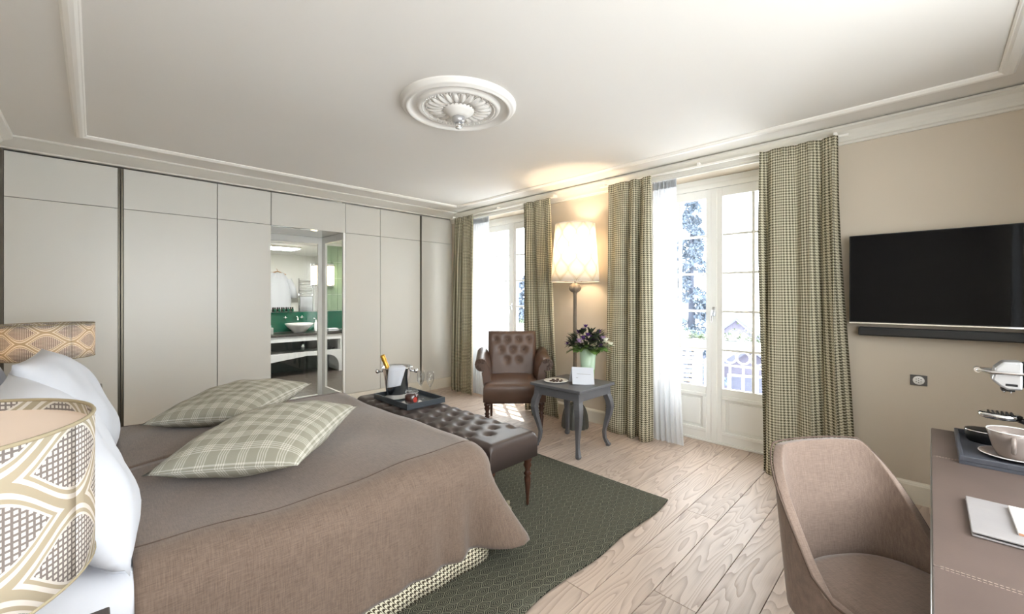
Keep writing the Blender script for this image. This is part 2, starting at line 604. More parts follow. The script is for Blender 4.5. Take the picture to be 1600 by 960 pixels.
# cornices: window wall, wardrobe wall, headboard wall, desk wall
cp = [(0.0, 2.585), (-0.018, 2.587), (-0.022, 2.60), (-0.034, 2.606), (-0.036, 2.632), (-0.044, 2.65), (-0.060, 2.675), (-0.082, 2.69), (-0.092, 2.694), (-0.092, 2.708), (-0.06, 2.708), (-0.06, 2.722), (0.0, 2.722)]
m = MB().prism([(XB + x, z) for x, z in cp], YD, YA, 'y')
tag(m.build('trim_2', M['cornice'], None), 'beige stepped cornice above the french doors', 'moulding', kind='structure')
ca = [(5.40, 2.652), (5.345, 2.652), (5.34, 2.662), (5.29, 2.672), (5.23, 2.688), (5.175, 2.704), (5.15, 2.706), (5.145, 2.714), (5.145, 2.722), (5.40, 2.722)]
m = MB().prism(ca, XC, XB, 'x')
tag(m.build('trim_3', M['cornice'], None), 'shallow beige cove above the wardrobe wall', 'moulding', kind='structure')
m = MB().prism([(XC, 2.62), (XC + 0.02, 2.63), (XC + 0.05, 2.672), (XC + 0.1, 2.70), (XC + 0.105, 2.714), (XC + 0.105, 2.722), (XC, 2.722)], YD, 5.2, 'y')
tag(m.build('trim_4', M['cornice'], None), 'beige cove above the headboard wall', 'moulding', kind='structure')

def baseboard(name, outline, a0, a1, axis, label):
    o = MB().prism(outline, a0, a1, axis).build(name, M['base'], None)
    return tag(o, label, 'baseboard', kind='structure')
bp = [(XB, 0), (XB - 0.02, 0), (XB - 0.02, 0.125), (XB - 0.014, 0.138), (XB - 0.006, 0.142), (XB, 0.15)]
for nm, a, b, lb in (('baseboard_right', YD, 0.76, 'white baseboard under the television'), ('baseboard_centre', 2.22, 3.54, 'white baseboard between the two french doors'), ('baseboard_corner', 5.0, YA - 0.02, 'white baseboard stub in the far corner')):
    baseboard(nm, bp, a, b, 'y', lb)

# ---------------------------------------------------------------- french doors
def french_door(name, ya, yb, label):
    t = thing(name, label, 'french door', (XG, (ya + yb) / 2, 0), 0, kind='structure')
    hw = (yb - ya) / 2
    fr = MB()
    for s in (-1, 1):
        fr.box(-0.03, 0.05, s * hw, s * (hw - 0.045), 0, 2.54)
    fr.box(-0.03, 0.05, -hw + 0.045, hw - 0.045, 2.49, 2.54)
    fr.box(-0.01, 0.05, -hw, hw, 2.5405, HEAD)
    fr.box(-0.03, 0.05, -hw + 0.045, hw - 0.045, 0.0, 0.022)
    fr.build('frame', M['door'], t, bevel=0.004)
    iw = hw - 0.047
    zt, zb, gt, gb = 2.488, 0.024, 2.402, 0.545
    st = 0.075
    for s in (-1, 1):                    # s=+1: the left leaf in the picture
        y0, y1 = (0.002, iw) if s > 0 else (-iw, -0.002)
        leaf = MB()
        leaf.box(-0.02, 0.025, y0, y0 + st, zb, zt).box(-0.02, 0.025, y1 - st, y1, zb, zt)
        leaf.box(-0.02, 0.025, y0 + st, y1 - st, gt, zt).box(-0.02, 0.025, y0 + st, y1 - st, gb - 0.075, gb).box(-0.02, 0.025, y0 + st, y1 - st, zb, zb + 0.075)
        lf = leaf.build('leaf', M['door'], t, bevel=0.003)
        gy0, gy1 = y0 + st, y1 - st
        ym = (gy0 + gy1) / 2
        box('muntin', M['door'], lf, -0.016, 0.02, ym - 0.013, ym + 0.013, gb, gt, 0.003)
        rows = 5
        rh = (gt - gb) / rows
        for r in range(1, rows):
            z = gb + rh * r
            box('muntin', M['door'], lf, -0.014, 0.018, gy0, gy1, z - 0.011, z + 0.011, 0.003)
        for r in range(rows):
            for (pa, pb) in ((gy0, ym - 0.013), (ym + 0.013, gy1)):
                z0 = gb + rh * r + (0.011 if r else 0); z1 = gb + rh * (r + 1) - (0.011 if r < rows - 1 else 0)
                box('pane', M['glass'], lf, 0.002, 0.006, pa - 0.004, pb + 0.004, z0 - 0.004, z1 + 0.004)
        # glazing bead round the glass, raised panel below
        pz0, pz1 = zb + 0.075, gb - 0.075
        pn = MB()
        pn.box(0.0005, 0.015, gy0, gy1, pz0, pz1)
        mw = 0.03
        for a0, a1, b0, b1 in ((gy0 - 0.006, gy1 + 0.006, pz0 - 0.006, pz0 + mw), (gy0 - 0.006, gy1 + 0.006, pz1 - mw, pz1 + 0.006), (gy0 - 0.006, gy0 + mw, pz0 + mw, pz1 - mw), (gy1 - mw, gy1 + 0.006, pz0 + mw, pz1 - mw)):
            pn.box(-0.028, 0.0, a0, a1, b0, b1)
        pn.box(-0.014, 0.0, gy0 + 0.055, gy1 - 0.055, pz0 + 0.055, pz1 - 0.055)
        pn.build('lower_panel', M['door'], lf, bevel=0.006)
        if s < 0:
            box('astragal', M['door'], lf, -0.032, -0.018, -0.028, 0.026, zb, zt, 0.004)
            h = MB().box(-0.038, -0.032, -0.016, 0.010, 1.24, 1.33)
            h.tube([(-0.034, -0.003, 1.30), (-0.075, -0.003, 1.30)], 0.008, 8)
            h.tube([(-0.075, -0.003, 1.305), (-0.078, 0.004, 1.27), (-0.078, 0.006, 1.185)], 0.0075, 8)
            h.build('handle', M['chrome'], lf, bevel=0.002)
    return t
french_door('door_1', OPEN[0][1], OPEN[0][2], 'white glazed french door beside the television curtain, house seen through it')
french_door('door_2', OPEN[1][1], OPEN[1][2], 'white glazed french door behind the brown armchair')

# window behind the camera, on the desk wall (seen in the television)
t = thing('window_1', 'tall white window in the wall beside the desk', 'window', (0.22, YD - 0.12, 0.4), 0, kind='structure')
fr = MB().box(-0.65, -0.58, -0.03, 0.04, 0, 2.1).box(0.58, 0.65, -0.03, 0.04, 0, 2.1).box(-0.65, 0.65, -0.03, 0.04, 0, 0.07).box(-0.65, 0.65, -0.03, 0.04, 2.03, 2.1).box(-0.04, 0.04, -0.03, 0.04, 0, 2.1)
fr.build('window_frame', M['door'], t)
for sx in (-0.31, 0.31):
    box('pane', M['glass'], t, sx - 0.275, sx + 0.275, 0.0, 0.005, 0.06, 2.04)

t = thing('fill_window', 'added unseen window above the desk giving extra daylight', 'window', (1.75, YD - 0.12, 0.95), 0, kind='structure')  # invented opening behind the camera, added to brighten the room
fr = MB().box(-0.8, -0.74, -0.03, 0.04, 0, 1.55).box(0.74, 0.8, -0.03, 0.04, 0, 1.55).box(-0.74, 0.74, -0.03, 0.04, 0, 0.06).box(-0.74, 0.74, -0.03, 0.04, 1.49, 1.55).box(-0.03, 0.03, -0.03, 0.04, 0.06, 1.49)
fr.build('window_frame', M['door'], t)
for xx in (-0.385, 0.385):
    box('pane', M['glass'], t, xx - 0.36, xx + 0.36, 0.0, 0.005, 0.055, 1.495)

# ---------------------------------------------------------------- wardrobe wall
def wardrobe(xa, xb, label, deep=0.6, gap_r=0.004, handle=False, ycut=None):
    t = thing('wardrobe_unit', label, 'wardrobe', ((xa + xb) / 2, YA, 0), 0, 'built in wardrobe units along the wall')
    hw = (xb - xa) / 2
    g = 0.0022
    x1 = hw - gap_r
    box('body', M['carcass'], t, -hw + 0.0005, hw - 0.0005, 0.022, deep, 0.0, 2.645)
    box('plinth', M['base'], t, -hw + 0.0005, hw - 0.0005, 0.002, 0.021, 0.0, 0.152)
    box('upper_door', M['panel'], t, -hw + g, x1, 0.0, 0.02, 2.263, 2.638, 0.0015)
    box('lower_door', M['panel'], t, -hw + g, x1, 0.0, 0.02, 0.156, 2.258, 0.0015)
    if handle:
        p = MB().box(x1 + 0.003, x1 + 0.014, 0.0, 0.018, 0.112, 2.638).box(x1 + 0.024, hw - 0.003, 0.0, 0.018, 0.112, 2.638)
        p.build('handle_profile', M['profile'], t)
    return t
wardrobe(-0.527, 0.196, 'beige wardrobe unit at the far left behind the lit bedside lamp', gap_r=0.040, handle=True)
wardrobe(0.196, 0.931, 'widest beige wardrobe unit right of the dark metal strip')
wardrobe(0.931, 1.447, 'beige wardrobe unit just left of the bathroom opening')
wardrobe(2.3145, 2.803, 'beige wall unit just right of the bathroom opening', deep=0.07)
wardrobe(2.803, 3.468, 'beige wall unit behind the champagne bucket', deep=0.07, gap_r=0.030, handle=True)
wardrobe(3.468, XB, 'narrow beige wall unit in the corner by the curtain', deep=0.07)
box_f = box('wall_filler', M['carcass'], None, XC, -0.528, YA - 0.0, YA + 0.6, 0, 2.645)
tag(box_f, 'narrow brown filler strip beside the wardrobe', 'wall', kind='structure')
t = thing('overhead_cabinet', 'beige overhead cabinet spanning the bathroom opening', 'cabinet', ((1.447 + 2.3145) / 2, YA, 2.2605), 0)
hw = (2.3145 - 1.447) / 2 - 0.0005
box('body', M['carcass'], t, -hw, hw, 0.022, 0.73, 0.012, 0.385)
box('door', M['panel'], t, -hw + 0.002, hw - 0.002, 0, 0.02, 0.0, 0.378, 0.0015)
n = Nodes('gloss_soffit'); n.base(lin((222, 222, 218))); n.set(Roughness=0.05, Metallic=0.55); M['soffit'] = n.mat
box('soffit', M['soffit'], t, -hw, hw, 0.022, 0.73, 0.0, 0.011)

# glazed bathroom enclosure: door at the back of the opening, fixed panel along its right side
XR = 2.284
t = thing('glass_door', 'white framed glass bathroom door at the back of the opening', 'door', (1.447, 6.11, 0), 0)
fr = MB().box(0.0, 0.05, -0.02, 0.02, 0, 2.26).box(0.785, 0.837, -0.02, 0.02, 0, 2.26).box(0.05, 0.785, -0.02, 0.02, 2.17, 2.26).box(0.05, 0.785, -0.02, 0.02, 0.0, 0.05)
fr.build('frame', M['door'], t, bevel=0.003)
box('pane', M['glass'], t, 0.045, 0.79, -0.003, 0.003, 0.045, 2.18)
t = thing('bathroom_screen', 'white framed fixed glass panel on the right of the bathroom opening', 'partition', (XR, YA, 0), 0)
fr = MB().box(0.0, 0.03, 0.0, 0.03, 0, 2.26).box(0.0, 0.03, 0.60, 0.729, 0, 2.26).box(0, 0.03, 0.03, 0.60, 2.17, 2.26).box(0, 0.03, 0.03, 0.60, 0.0, 0.17)
fr.build('frame', M['door'], t, bevel=0.003)
box('pane', M['glass'], t, 0.012, 0.018, 0.02, 0.61, 0.16, 2.18)

# ---------------------------------------------------------------- bathroom
BY = 8.62
M['bath_wall'] = plain('bath_wall', (236, 236, 234), 0.6, var=0.01)
n = Nodes('green_glass_splash'); n.base(lin((24, 92, 72))); n.set(Roughness=0.08); M['green'] = n.mat
M['greentile'] = plain('green_tile', (120, 146, 116), 0.25, var=0.08, scale=4)
M['bathfloor'] = mat_wood_plank('dark_plank', (92, 84, 78), (48, 43, 40))
n = Nodes('mirror'); n.base((0.92, 0.94, 0.94, 1)); n.set(Roughness=0.01, Metallic=1.0); M['mirror'] = n.mat
bf = box('floor_bathroom', M['subfloor'], None, 0.8, 4.3, YA + 0.09, BY, -0.12, -0.021)
tag(bf, 'dark wooden plank floor of the bathroom', 'floor', kind='structure')
for k in range(17):
    ya = YA + 0.09 + 0.19 * k
    x = 0.8
    first = rnd.uniform(0.5, 1.5)
    for ln in (first, 1.5, 1.5):
        xb = min(x + ln, 4.3)
        if xb - x < 0.06: break
        hx = (xb - x) / 2 - 0.001
        box('plank', M['bathfloor'], bf, -hx, hx, -0.094, 0.094, -0.02, 0.0, bevel=0.001, loc=((x + xb) / 2, ya + 0.095, 0))
        x = xb
w = MB().box(0.8, 4.3, BY, BY + 0.1, 0, 2.6)
tag(w.build('wall_bathroom', M['bath_wall'], None), 'white bathroom wall behind the washbasin', 'wall', kind='structure')
w = MB().box(4.2, 4.3, YA + 0.1, BY, 0, 2.6)
tag(w.build('wall_bathroom_right', M['bath_wall'], None), 'right side wall of the bathroom', 'wall', kind='structure')
w = MB().box(0.8, 0.9, 6.05, BY, 0, 2.6).box(XC - 0.2, 1.447, 5.99, 6.13, 0, ZC)
tag(w.build('wall_bathroom_left', M['bath_wall'], None), 'left side wall of the bathroom', 'wall', kind='structure')
w = MB().box(2.32, 4.3, YA + 0.072, YA + 0.12, 0, ZC).box(1.447, 2.32, YA + 0.731, YA + 0.79, 2.262, ZC)
tag(w.build('wall_bathroom_near', M['bath_wall'], None), 'bathroom side of the panelled partition', 'wall', kind='structure')
w = MB().box(0.8, 4.3, YA + 0.75, BY + 0.1, 2.5, 2.6).box(2.30, 4.3, YA + 0.12, YA + 0.75, 2.5, 2.6)
tag(w.build('ceiling_bathroom', M['bath_wall'], None), 'white bathroom ceiling', 'ceiling', kind='structure')
o = box('backsplash', M['green'], None, 0.95, 4.18, BY - 0.012, BY - 0.001, 0.76, 1.13)
tag(o, 'glossy dark green glass backsplash behind the washbasin', 'backsplash')
tile = thing('tile_panel', 'pale green wall tiles right of the bathroom mirror', 'tiles', (3.22, BY - 0.001, 1.14))
for i in range(3):
    for j in range(4):
        box('tile', M['greentile'], tile, i * 0.32, i * 0.32 + 0.316, -0.012, 0, j * 0.33, j * 0.33 + 0.326, 0.002)
o = box('wall_mirror', M['mirror'], None, 1.2, 3.20, BY - 0.02, BY - 0.002, 1.14, 2.42)
tag(o, 'large bathroom mirror above the green backsplash', 'mirror')
o = box('glass_shelf', M['clear'], None, 1.3, 3.7, BY - 0.13, BY - 0.022, 1.128, 1.138)
tag(o, 'thin glass shelf along the top of the green backsplash', 'shelf')
dk = box('wall_dado', plain('dark_dado', (38, 52, 48), 0.4), None, 0.92, 4.19, BY - 0.011, BY - 0.001, 0.0, 0.75)
tag(dk, 'dark wall below the washbasin counter', 'wall', kind='structure')

# vanity
van = thing('vanity_table', 'white open bathroom vanity with dark worktop and arched base', 'vanity', (1.2, 8.03, 0))
L = 2.22
M['vwhite'] = plain('vanity_white', (230, 232, 234), 0.4)
M['darkstone'] = plain('dark_stone', (62, 58, 56), 0.3)
box('worktop', M['darkstone'], van, -0.02, L + 0.02, -0.02, 0.57, 0.715, 0.755, 0.003)
box('apron', M['vwhite'], van, 0, L, 0, 0.03, 0.62, 0.714)
box('shelf', M['vwhite'], van, 0.06, L - 0.06, 0.03, 0.56, 0.385, 0.41)
outl = [(0.0, 0.41), (L, 0.41), (L, 0.0), (L - 0.09, 0.0), (L - 0.09, 0.10)]
for k in range(0, 13):
    a = k / 12
    outl.append((L - 0.09 - 0.2 * (1 - math.cos(a * PI / 2)), 0.10 + 0.23 * math.sin(a * PI / 2)))
outl += [(1.55, 0.345), (1.15, 0.30), (0.75, 0.25), (0.35, 0.22), (0.15, 0.12), (0.09, 0.0), (0.0, 0.0)]
MB().prism(outl, 0.0, 0.03, 'y').build('arched_rail', M['vwhite'], van)
for x in (0.0, L - 0.06):
    box('side_panel', M['vwhite'], van, x, x + 0.06, 0.03, 0.56, 0.0 if x == 0 else 0.0, 0.714)
    box('stile', M['vwhite'], van, x, x + 0.06 + 0.03, -0.0005, 0.0295, 0.41, 0.62)
o = thing('wash_basin', 'round white washbasin bowl on the dark bathroom counter', 'basin', (2.70, 8.30, 0.756))
MB().lathe([(0.10, 0), (0.11, 0.02), (0.16, 0.07), (0.215, 0.13), (0.245, 0.17), (0.238, 0.172), (0.20, 0.135), (0.13, 0.06), (0.0, 0.035)], 32).build('bowl', plain('ceramic', (246, 246, 246), 0.15), o)
MB().lathe([(0.0, 0.036), (0.022, 0.036), (0.022, 0.041), (0.0, 0.043)], 12).build('drain', M['chrome'], o)
o = thing('wall_faucet', 'chrome wall mounted faucet with two cross handles', 'faucet', (2.70, BY - 0.013, 1.03))
sp = MB().tube([(0.02, 0, 0), (0.02, -0.13, 0.01), (0.02, -0.17, -0.015), (0.02, -0.175, -0.05)], 0.014, 10)
sp.lathe([(0.001, 0), (0.03, 0.0)], 12)
sp.build('spout', M['chrome'], o)
for sx in (-0.16, 0.13):
    h = MB().tube([(sx, 0, 0), (sx, -0.06, 0)], 0.012, 10)
    h.tube([(sx - 0.035, -0.05, 0), (sx + 0.035, -0.05, 0)], 0.008, 8).tube([(sx, -0.05, -0.035), (sx, -0.05, 0.035)], 0.008, 8)
    h.build('cross_handle', M['chrome'], o)
o = thing('drain_trap', 'chrome drain trap under the washbasin', 'pipe', (2.76, 8.3, 0.411))
MB().lathe([(0.035, 0), (0.035, 0.17), (0.016, 0.175), (0.016, 0.303)], 14).build('cylinder', M['chrome'], o)
o = thing('soap_dispenser', 'white soap bottle standing right of the washbasin', 'bottle', (3.02, 8.36, 0.756))
MB().lathe([(0.03, 0), (0.032, 0.02), (0.03, 0.16), (0.012, 0.19), (0.012, 0.22), (0.0, 0.222)], 14).build('bottle_body', M['vwhite'], o)
o2 = MB().tube([(0, 0, 0.22), (0, 0, 0.25), (-0.05, -0.02, 0.255)], 0.006, 6).build('pump', M['chrome'], o)
o = thing('towel', 'folded white hand towel on the counter end', 'towel', (3.30, 8.28, 0.756))
MB().pad(-0.1, 0.1, -0.07, 0.07, 0, 0.025, 0.01).build('lower_fold', M['white'], o)
MB().pad(-0.095, 0.095, -0.065, 0.065, 0.025, 0.05, 0.01).build('upper_fold', M['white'], o)
o = thing('tissue_box', 'silver tissue box at the left end of the vanity', 'tissue box', (2.17, 8.22, 0.756))
box('case', M['metal'], o, -0.06, 0.06, -0.06, 0.06, 0, 0.12, 0.004)
MB().lathe([(0.03, 0.121), (0.045, 0.15), (0.02, 0.18), (0.03, 0.2), (0.0, 0.205)], 8).build('tissue', M['white'], o)
o = thing('hair_dryer', 'black hair dryer lying on the open vanity shelf', 'hair dryer', (3.18, 8.16, 0.411))
MB().sphere((0, 0, 0.045), 0.045, sx=1.6).build('barrel', M['black'], o)
MB().tube([(0.03, 0, 0.03), (0.1, 0.03, 0.02), (0.13, 0.06, 0.015)], 0.018, 8).build('grip', M['black'], o)
for i in range(5):
    o = thing('toiletry_bottle', 'small dark toiletry bottle in the row on the glass shelf', 'bottle', (2.36 + 0.075 * i, BY - 0.08, 1.1385), 0, 'toiletry bottles on the glass shelf')
    MB().lathe([(0.018, 0), (0.019, 0.01), (0.019, 0.05), (0.012, 0.058)], 10).build('bottle_body', M['green'], o)
    MB().lathe([(0.015, 0.058), (0.015, 0.085), (0.0, 0.087)], 10).build('cap', M['black'], o)
for x, lb in ((3.10, 'left of the two glowing bathroom wall sconces'), (3.37, 'right of the two glowing bathroom wall sconces')):
    o = thing('wall_sconce', lb, 'wall lamp', (x, BY - 0.03, 1.66))
    MB().box(-0.075, 0.075, -0.012, 0.0, -0.03, 0.43).build('back_plate', M['chrome'], o)
    MB().lathe([(0.055, 0), (0.055, 0.37)], 18, cy=-0.075).build('glass_shade', emit('sconce_glow', (255, 226, 178), 5.0), o)
    for z in (-0.03, 0.37):
        MB().lathe([(0.062, z), (0.062, z + 0.03)], 18, cy=-0.075).build('cap', M['chrome'], o)
o = thing('bath_fill_panel', 'added unseen square ceiling panel brightening the bathroom', 'ceiling light', (2.9, 7.2, 2.5))  # out-of-view glowing panel added to lift the bathroom brightness
box('frame', M['vwhite'], o, -0.3, 0.3, -0.3, 0.3, -0.03, 0.0)
box('diffuser', emit('bath_fill_glow', (255, 250, 242), 26.0), o, -0.28, 0.28, -0.28, 0.28, -0.04, -0.031)
# bath robe and towel radiator hang opposite the mirror
o = thing('bath_robe', 'white bathrobe on a wooden hanger reflected in the bathroom mirror', 'bathrobe', (3.26, YA + 0.13, 1.0))
def robe(s, tt):
    z = 1.02 - tt * 0.95
    wd = 0.14 + 0.22 * min(1, tt * 3.2) - 0.10 * max(0, tt - 0.35)
    a = s * 2 * PI
    return ((wd * math.cos(a), 0.085 + 0.06 * math.sin(a) + 0.012 * math.sin(a * 7), z + 0.0 * s), (s, tt))
MB().grid(robe, 40, 16, closed_u=True).build('robe', M['white'], o)
for sx in (-1, 1):
    MB().tube([(sx * 0.26, 0.09, 0.86), (sx * 0.36, 0.1, 0.6), (sx * 0.38, 0.1, 0.38)], [0.07, 0.075, 0.08], 12).build('sleeve', M['white'], o)
MB().tube([(-0.2, 0.08, 0.98), (0, 0.08, 1.06), (0.2, 0.08, 0.98)], 0.012, 8).tube([(0, 0.08, 1.06), (0, 0.08, 1.1), (0, 0.02, 1.12), (0, -0.008, 1.12)], 0.005, 6).build('hanger', plain('hanger_wood', (190, 140, 90), 0.4), o)
o = thing('towel_radiator', 'chrome ladder towel radiator reflected in the bathroom mirror', 'radiator', (3.95, YA + 0.13, 0.7))
for sx in (-0.17, 0.17):
    MB().tube([(sx, 0.04, 0), (sx, 0.04, 1.2)], 0.016, 8).tube([(sx, 0.04, 0.1), (sx, -0.008, 0.1)], 0.01, 6).build('upright', M['chrome'], o)
for k in range(14):
    MB().tube([(-0.17, 0.05, 0.06 + k * 0.083), (0.17, 0.05, 0.06 + k * 0.083)], 0.009, 6).build('rung', M['chrome'], o)
o = thing('bath_towel', 'white towel hung over the towel radiator', 'towel', (3.95, YA + 0.2, 1.0))
MB().pad(-0.15, 0.15, -0.004, 0.02, 0.0, 0.42, 0.008).build('front_fall', M['white'], o)
# ------------------------------------------------------------------ rug
def rugf(s, t):
    x = -0.35 + s * 3.19
    y = 1.29 + t * 2.83
    e = min(t, 0.06) / 0.06
    wv = 0.010 * math.sin(x * 9) * (1 - e) + 0.006 * math.sin(x * 4.2 + 1) * (1 - e)
    return ((x, y + wv, 0.009 + 0.003 * abs(math.sin(x * 9 + 1)) * (1 - e)), (x, y))
o = MB().grid(rugf, 90, 40).build('area_rug', M['rug'], None, solid=0.008)
tag(o, 'dark green woven rug with hexagon pattern under the bed', 'rug')

# ------------------------------------------------------------------ bed
bed = thing('bed', 'large double bed with brown linen cover and houndstooth valance', 'bed', (0, 0, 0.012))
BX0, BX1, BY0, BY1, BZ = -0.44, 1.58, 1.69, 3.67, 0.585
box('base', M['darkwood'], bed, BX0 + 0.02, BX1 - 0.05, BY0 + 0.04, BY1 - 0.04, 0.03, 0.30)
MB().pad(BX0, BX1 - 0.11, BY0 + 0.05, BY1 - 0.05, 0.30, BZ - 0.06, 0.06, step=0.2).build('mattress', M['white'], bed)
def U_contour(n, x0, x1, y0, y1, rc):
    pts = []
    L1 = x1 - rc - x0; arc = PI / 2 * rc; L2 = y1 - y0 - 2 * rc
    tot = 2 * L1 + 2 * arc + L2
    for k in range(n + 1):
        d = tot * k / n
        if d < L1: pts.append((x0 + d, y0, 0, -1, x0 + d))
        elif d < L1 + arc:
            a = (d - L1) / rc
            pts.append((x1 - rc + rc * math.sin(a), y0 + rc - rc * math.cos(a), math.sin(a), -math.cos(a), x1 - rc))
        elif d < L1 + arc + L2:
            e = d - L1 - arc
            pts.append((x1, y0 + rc + e, 1, 0, x1 - rc))
        elif d < L1 + 2 * arc + L2:
            a = (d - L1 - arc - L2) / rc
            pts.append((x1 - rc + rc * math.cos(a), y1 - rc + rc * math.sin(a), math.cos(a), math.sin(a), x1 - rc))
        else:
            e = d - L1 - 2 * arc - L2
            pts.append((x1 - rc - e, y1, 0, 1, x1 - rc - e))
    return pts
# valance
cont = U_contour(150, BX0, BX1 - 0.02, BY0 - 0.002, BY1 + 0.002, 0.08)
def val(s, t):
    i = min(150, int(round(s * 150))); p = cont[i]
    wv = 0.004 * math.sin(i * 1.1) * (1 - t)
    return ((p[0] + p[2] * wv, p[1] + p[3] * wv, 0.004 + t * 0.33), (i * 0.0385, t * 0.33))
MB().grid(val, 150, 6).build('valance', M['valance'], bed, solid=0.004)
# draped cover and the white linen beneath
def drape(x0, x1, y0, y1, top, hem, rc, flare, wrinkle, seed, n=220, mtop=26, mskirt=16, corner=0.10, er=0.10):
    rn = random.Random(seed)
    ph = [rn.uniform(0, 6.28) for _ in range(8)]
    c = U_contour(n, x0, x1, y0, y1, rc)
    yc = (y0 + y1) / 2
    mb = MB()
    rows = []
    rings = mtop + 8 + mskirt
    def fn(s, t):
        i = min(n, int(round(s * n))); j = int(round(t * rings))
        px, py, nx, ny, sx = c[i]
        sx = min(sx, x1 - 0.9)
        cornerness = abs(nx * ny) * 2
        if j <= mtop:
            q = j / mtop
            q = 1 - (1 - q) ** 1.4
            ex, ey = px - nx * er, py - ny * er
            x = sx + (ex - sx) * q; y = yc + (ey - yc) * q
            z = top
            drop = 0
        elif j <= mtop + 8:
            a = (j - mtop) / 8 * PI / 2
            x = px - nx * er + nx * er * math.sin(a); y = py - ny * er + ny * er * math.sin(a)
            z = top - er * (1 - math.cos(a)); drop = 0
        else:
            q = (j - mtop - 8) / mskirt
            hm = hem
            drop = q
            ln = i / n * 40
            fold = wrinkle * (math.sin(ln * 1.9 + ph[0]) * 0.6 + math.sin(ln * 3.1 + ph[1]) * 0.4) * q
            fold += 0.02 * math.exp(-((px - x1 + 0.25) / 0.38) ** 2) * max(0, -ny) * math.sin(ln * 4.3 + ph[7]) * q * (1 if corner > 0 else 0)
            fold += cornerness * 0.03 * math.sin(ln * 5 + ph[2]) * q
            out = flare * q ** 1.3 + fold + cornerness * corner * q ** 1.2
            x = px + nx * out; y = py + ny * out
            z = top - er + (hm - top + er) * q
        puff = 0.018 * (math.sin(x * 3.1 + ph[3]) * math.sin(y * 2.6 + ph[4])) + 0.006 * math.sin(x * 7 + y * 5 + ph[5]) + 0.003 * math.sin(x * 17 - y * 13 + ph[6])
        if j <= mtop + 8: z += puff * (1 if j <= mtop else (1 - (j - mtop) / 8))
        return ((x, y, z), (x, y))
    mb.grid(fn, n, rings)
    return mb
drape(-0.40, 0.14, BY0 - 0.012, BY1 + 0.012, BZ + 0.002, 0.16, 0.05, 0.02, 0.012, 5, n=120, mtop=14, corner=0.0).build('bed_linen', M['white'], bed, solid=0.006)
cov = drape(0.085, BX1 + 0.01, BY0 - 0.02, BY1 + 0.02, BZ + 0.022, 0.115, 0.16, 0.008, 0.007, 11, corner=0.20, er=0.15)
cover = cov.build('bed_cover', M['cover'], bed, solid=0.012)
tag(cover, 'brown linen bed cover')
seam = MB()
M['seam'] = plain('seam_thread', (88, 72, 62), 0.9)
for ys in (1.815, 3.54):
    seam_b = MB()
    pts = []
    for k in range(70):
        x = 0.09 + (1.52 - 0.09) * k / 69
        pts.append(x)
    # follow the cover surface: nearest top vertex heights
    tv = [v for v in cov.v if abs(v[1] - ys) < 0.06]
    path = []
    for x in pts:
        w = 0; z = 0
        for v in tv:
            d = (v[0] - x) ** 2 + (v[1] - ys) ** 2
            ww = 1 / (d + 1e-5) ** 2
            w += ww; z += ww * v[2]
        path.append((x, ys, z / w + 0.0065))
    seam_b.tube(path, 0.0022, 5).build('seam', M['seam'], cover)
hb = MB().pad(1.50, 3.86, 0.0, 0.72, 0, 0.09, 0.04, step=0.2)
hb.xform(Matrix(((0, 0, 1, XC + 0.01), (1, 0, 0, 0), (0, 1, 0, 0.30), (0, 0, 0, 1))))
hb.build('headboard', M['armleather'], bed)
# toggle tied at the cover's foot corner
tg = MB().sphere((1.70, 1.735, 0.225), 0.015, 10, 6).tube([(1.70, 1.735, 0.215), (1.707, 1.73, 0.19), (1.71, 1.725, 0.14)], [0.008, 0.012, 0.014], 8)
tg.build('tassel', plain('tassel_cord', (120, 112, 90), 0.9, var=0.4, scale=80), bed)

def pillow_mesh(w, h, th, ear=0.05, n=22, ruffle=0.0, seed=0, power=2.4):
    rn = random.Random(seed)
    p1, p2, p3 = rn.uniform(0, 6), rn.uniform(0, 6), rn.uniform(0, 6)
    mb = MB()
    def mk(sign):
        def fn(s, t):
            u, v = s * 2 - 1, t * 2 - 1
            # pinched sides, pointed corners
            pin = 1 - ear * (1 - v * v) if True else 1
            pin2 = 1 - ear * (1 - u * u)
            x = u * w / 2 * (1 - ear * (1 - abs(v) ** 2)); y = v * h / 2 * (1 - ear * (1 - abs(u) ** 2))
            b = max(0, (1 - abs(u) ** power)) ** 0.6 * max(0, (1 - abs(v) ** power)) ** 0.6
            z = sign * th / 2 * b
            z += 0.008 * b * math.sin(u * 4 + v * 3 + p1) + 0.005 * b * math.sin(u * 9 - v * 7 + p2)
            return ((x, y, z), (u * w / 2, v * h / 2))
        return fn
    mb.grid(mk(1), n, n).grid(mk(-1), n, n, flip=True)
    return mb
def pillow(name, label, cat, mat, w, h, th, loc, rot, group=None, seed=0, hem=None):
    o = pillow_mesh(w, h, th, seed=seed).build(name, mat, None, weld=True)
    o.location = loc
    o.rotation_euler = rot
    tag(o, label, cat, group)
    return o
pillow('throw_cushion', 'plaid throw cushion lying nearer the camera on the bed', 'cushion', M['plaid'], 0.80, 0.64, 0.24, (0.64, 2.40, 0.727), (R(-3), R(-3), R(48)), 'plaid cushions on the bed', 1)
pillow('throw_cushion', 'plaid throw cushion farther back, partly behind the other one', 'cushion', M['plaid'], 0.80, 0.64, 0.22, (0.69, 3.33, 0.722), (R(-3), R(-3), R(46)), 'plaid cushions on the bed', 2)
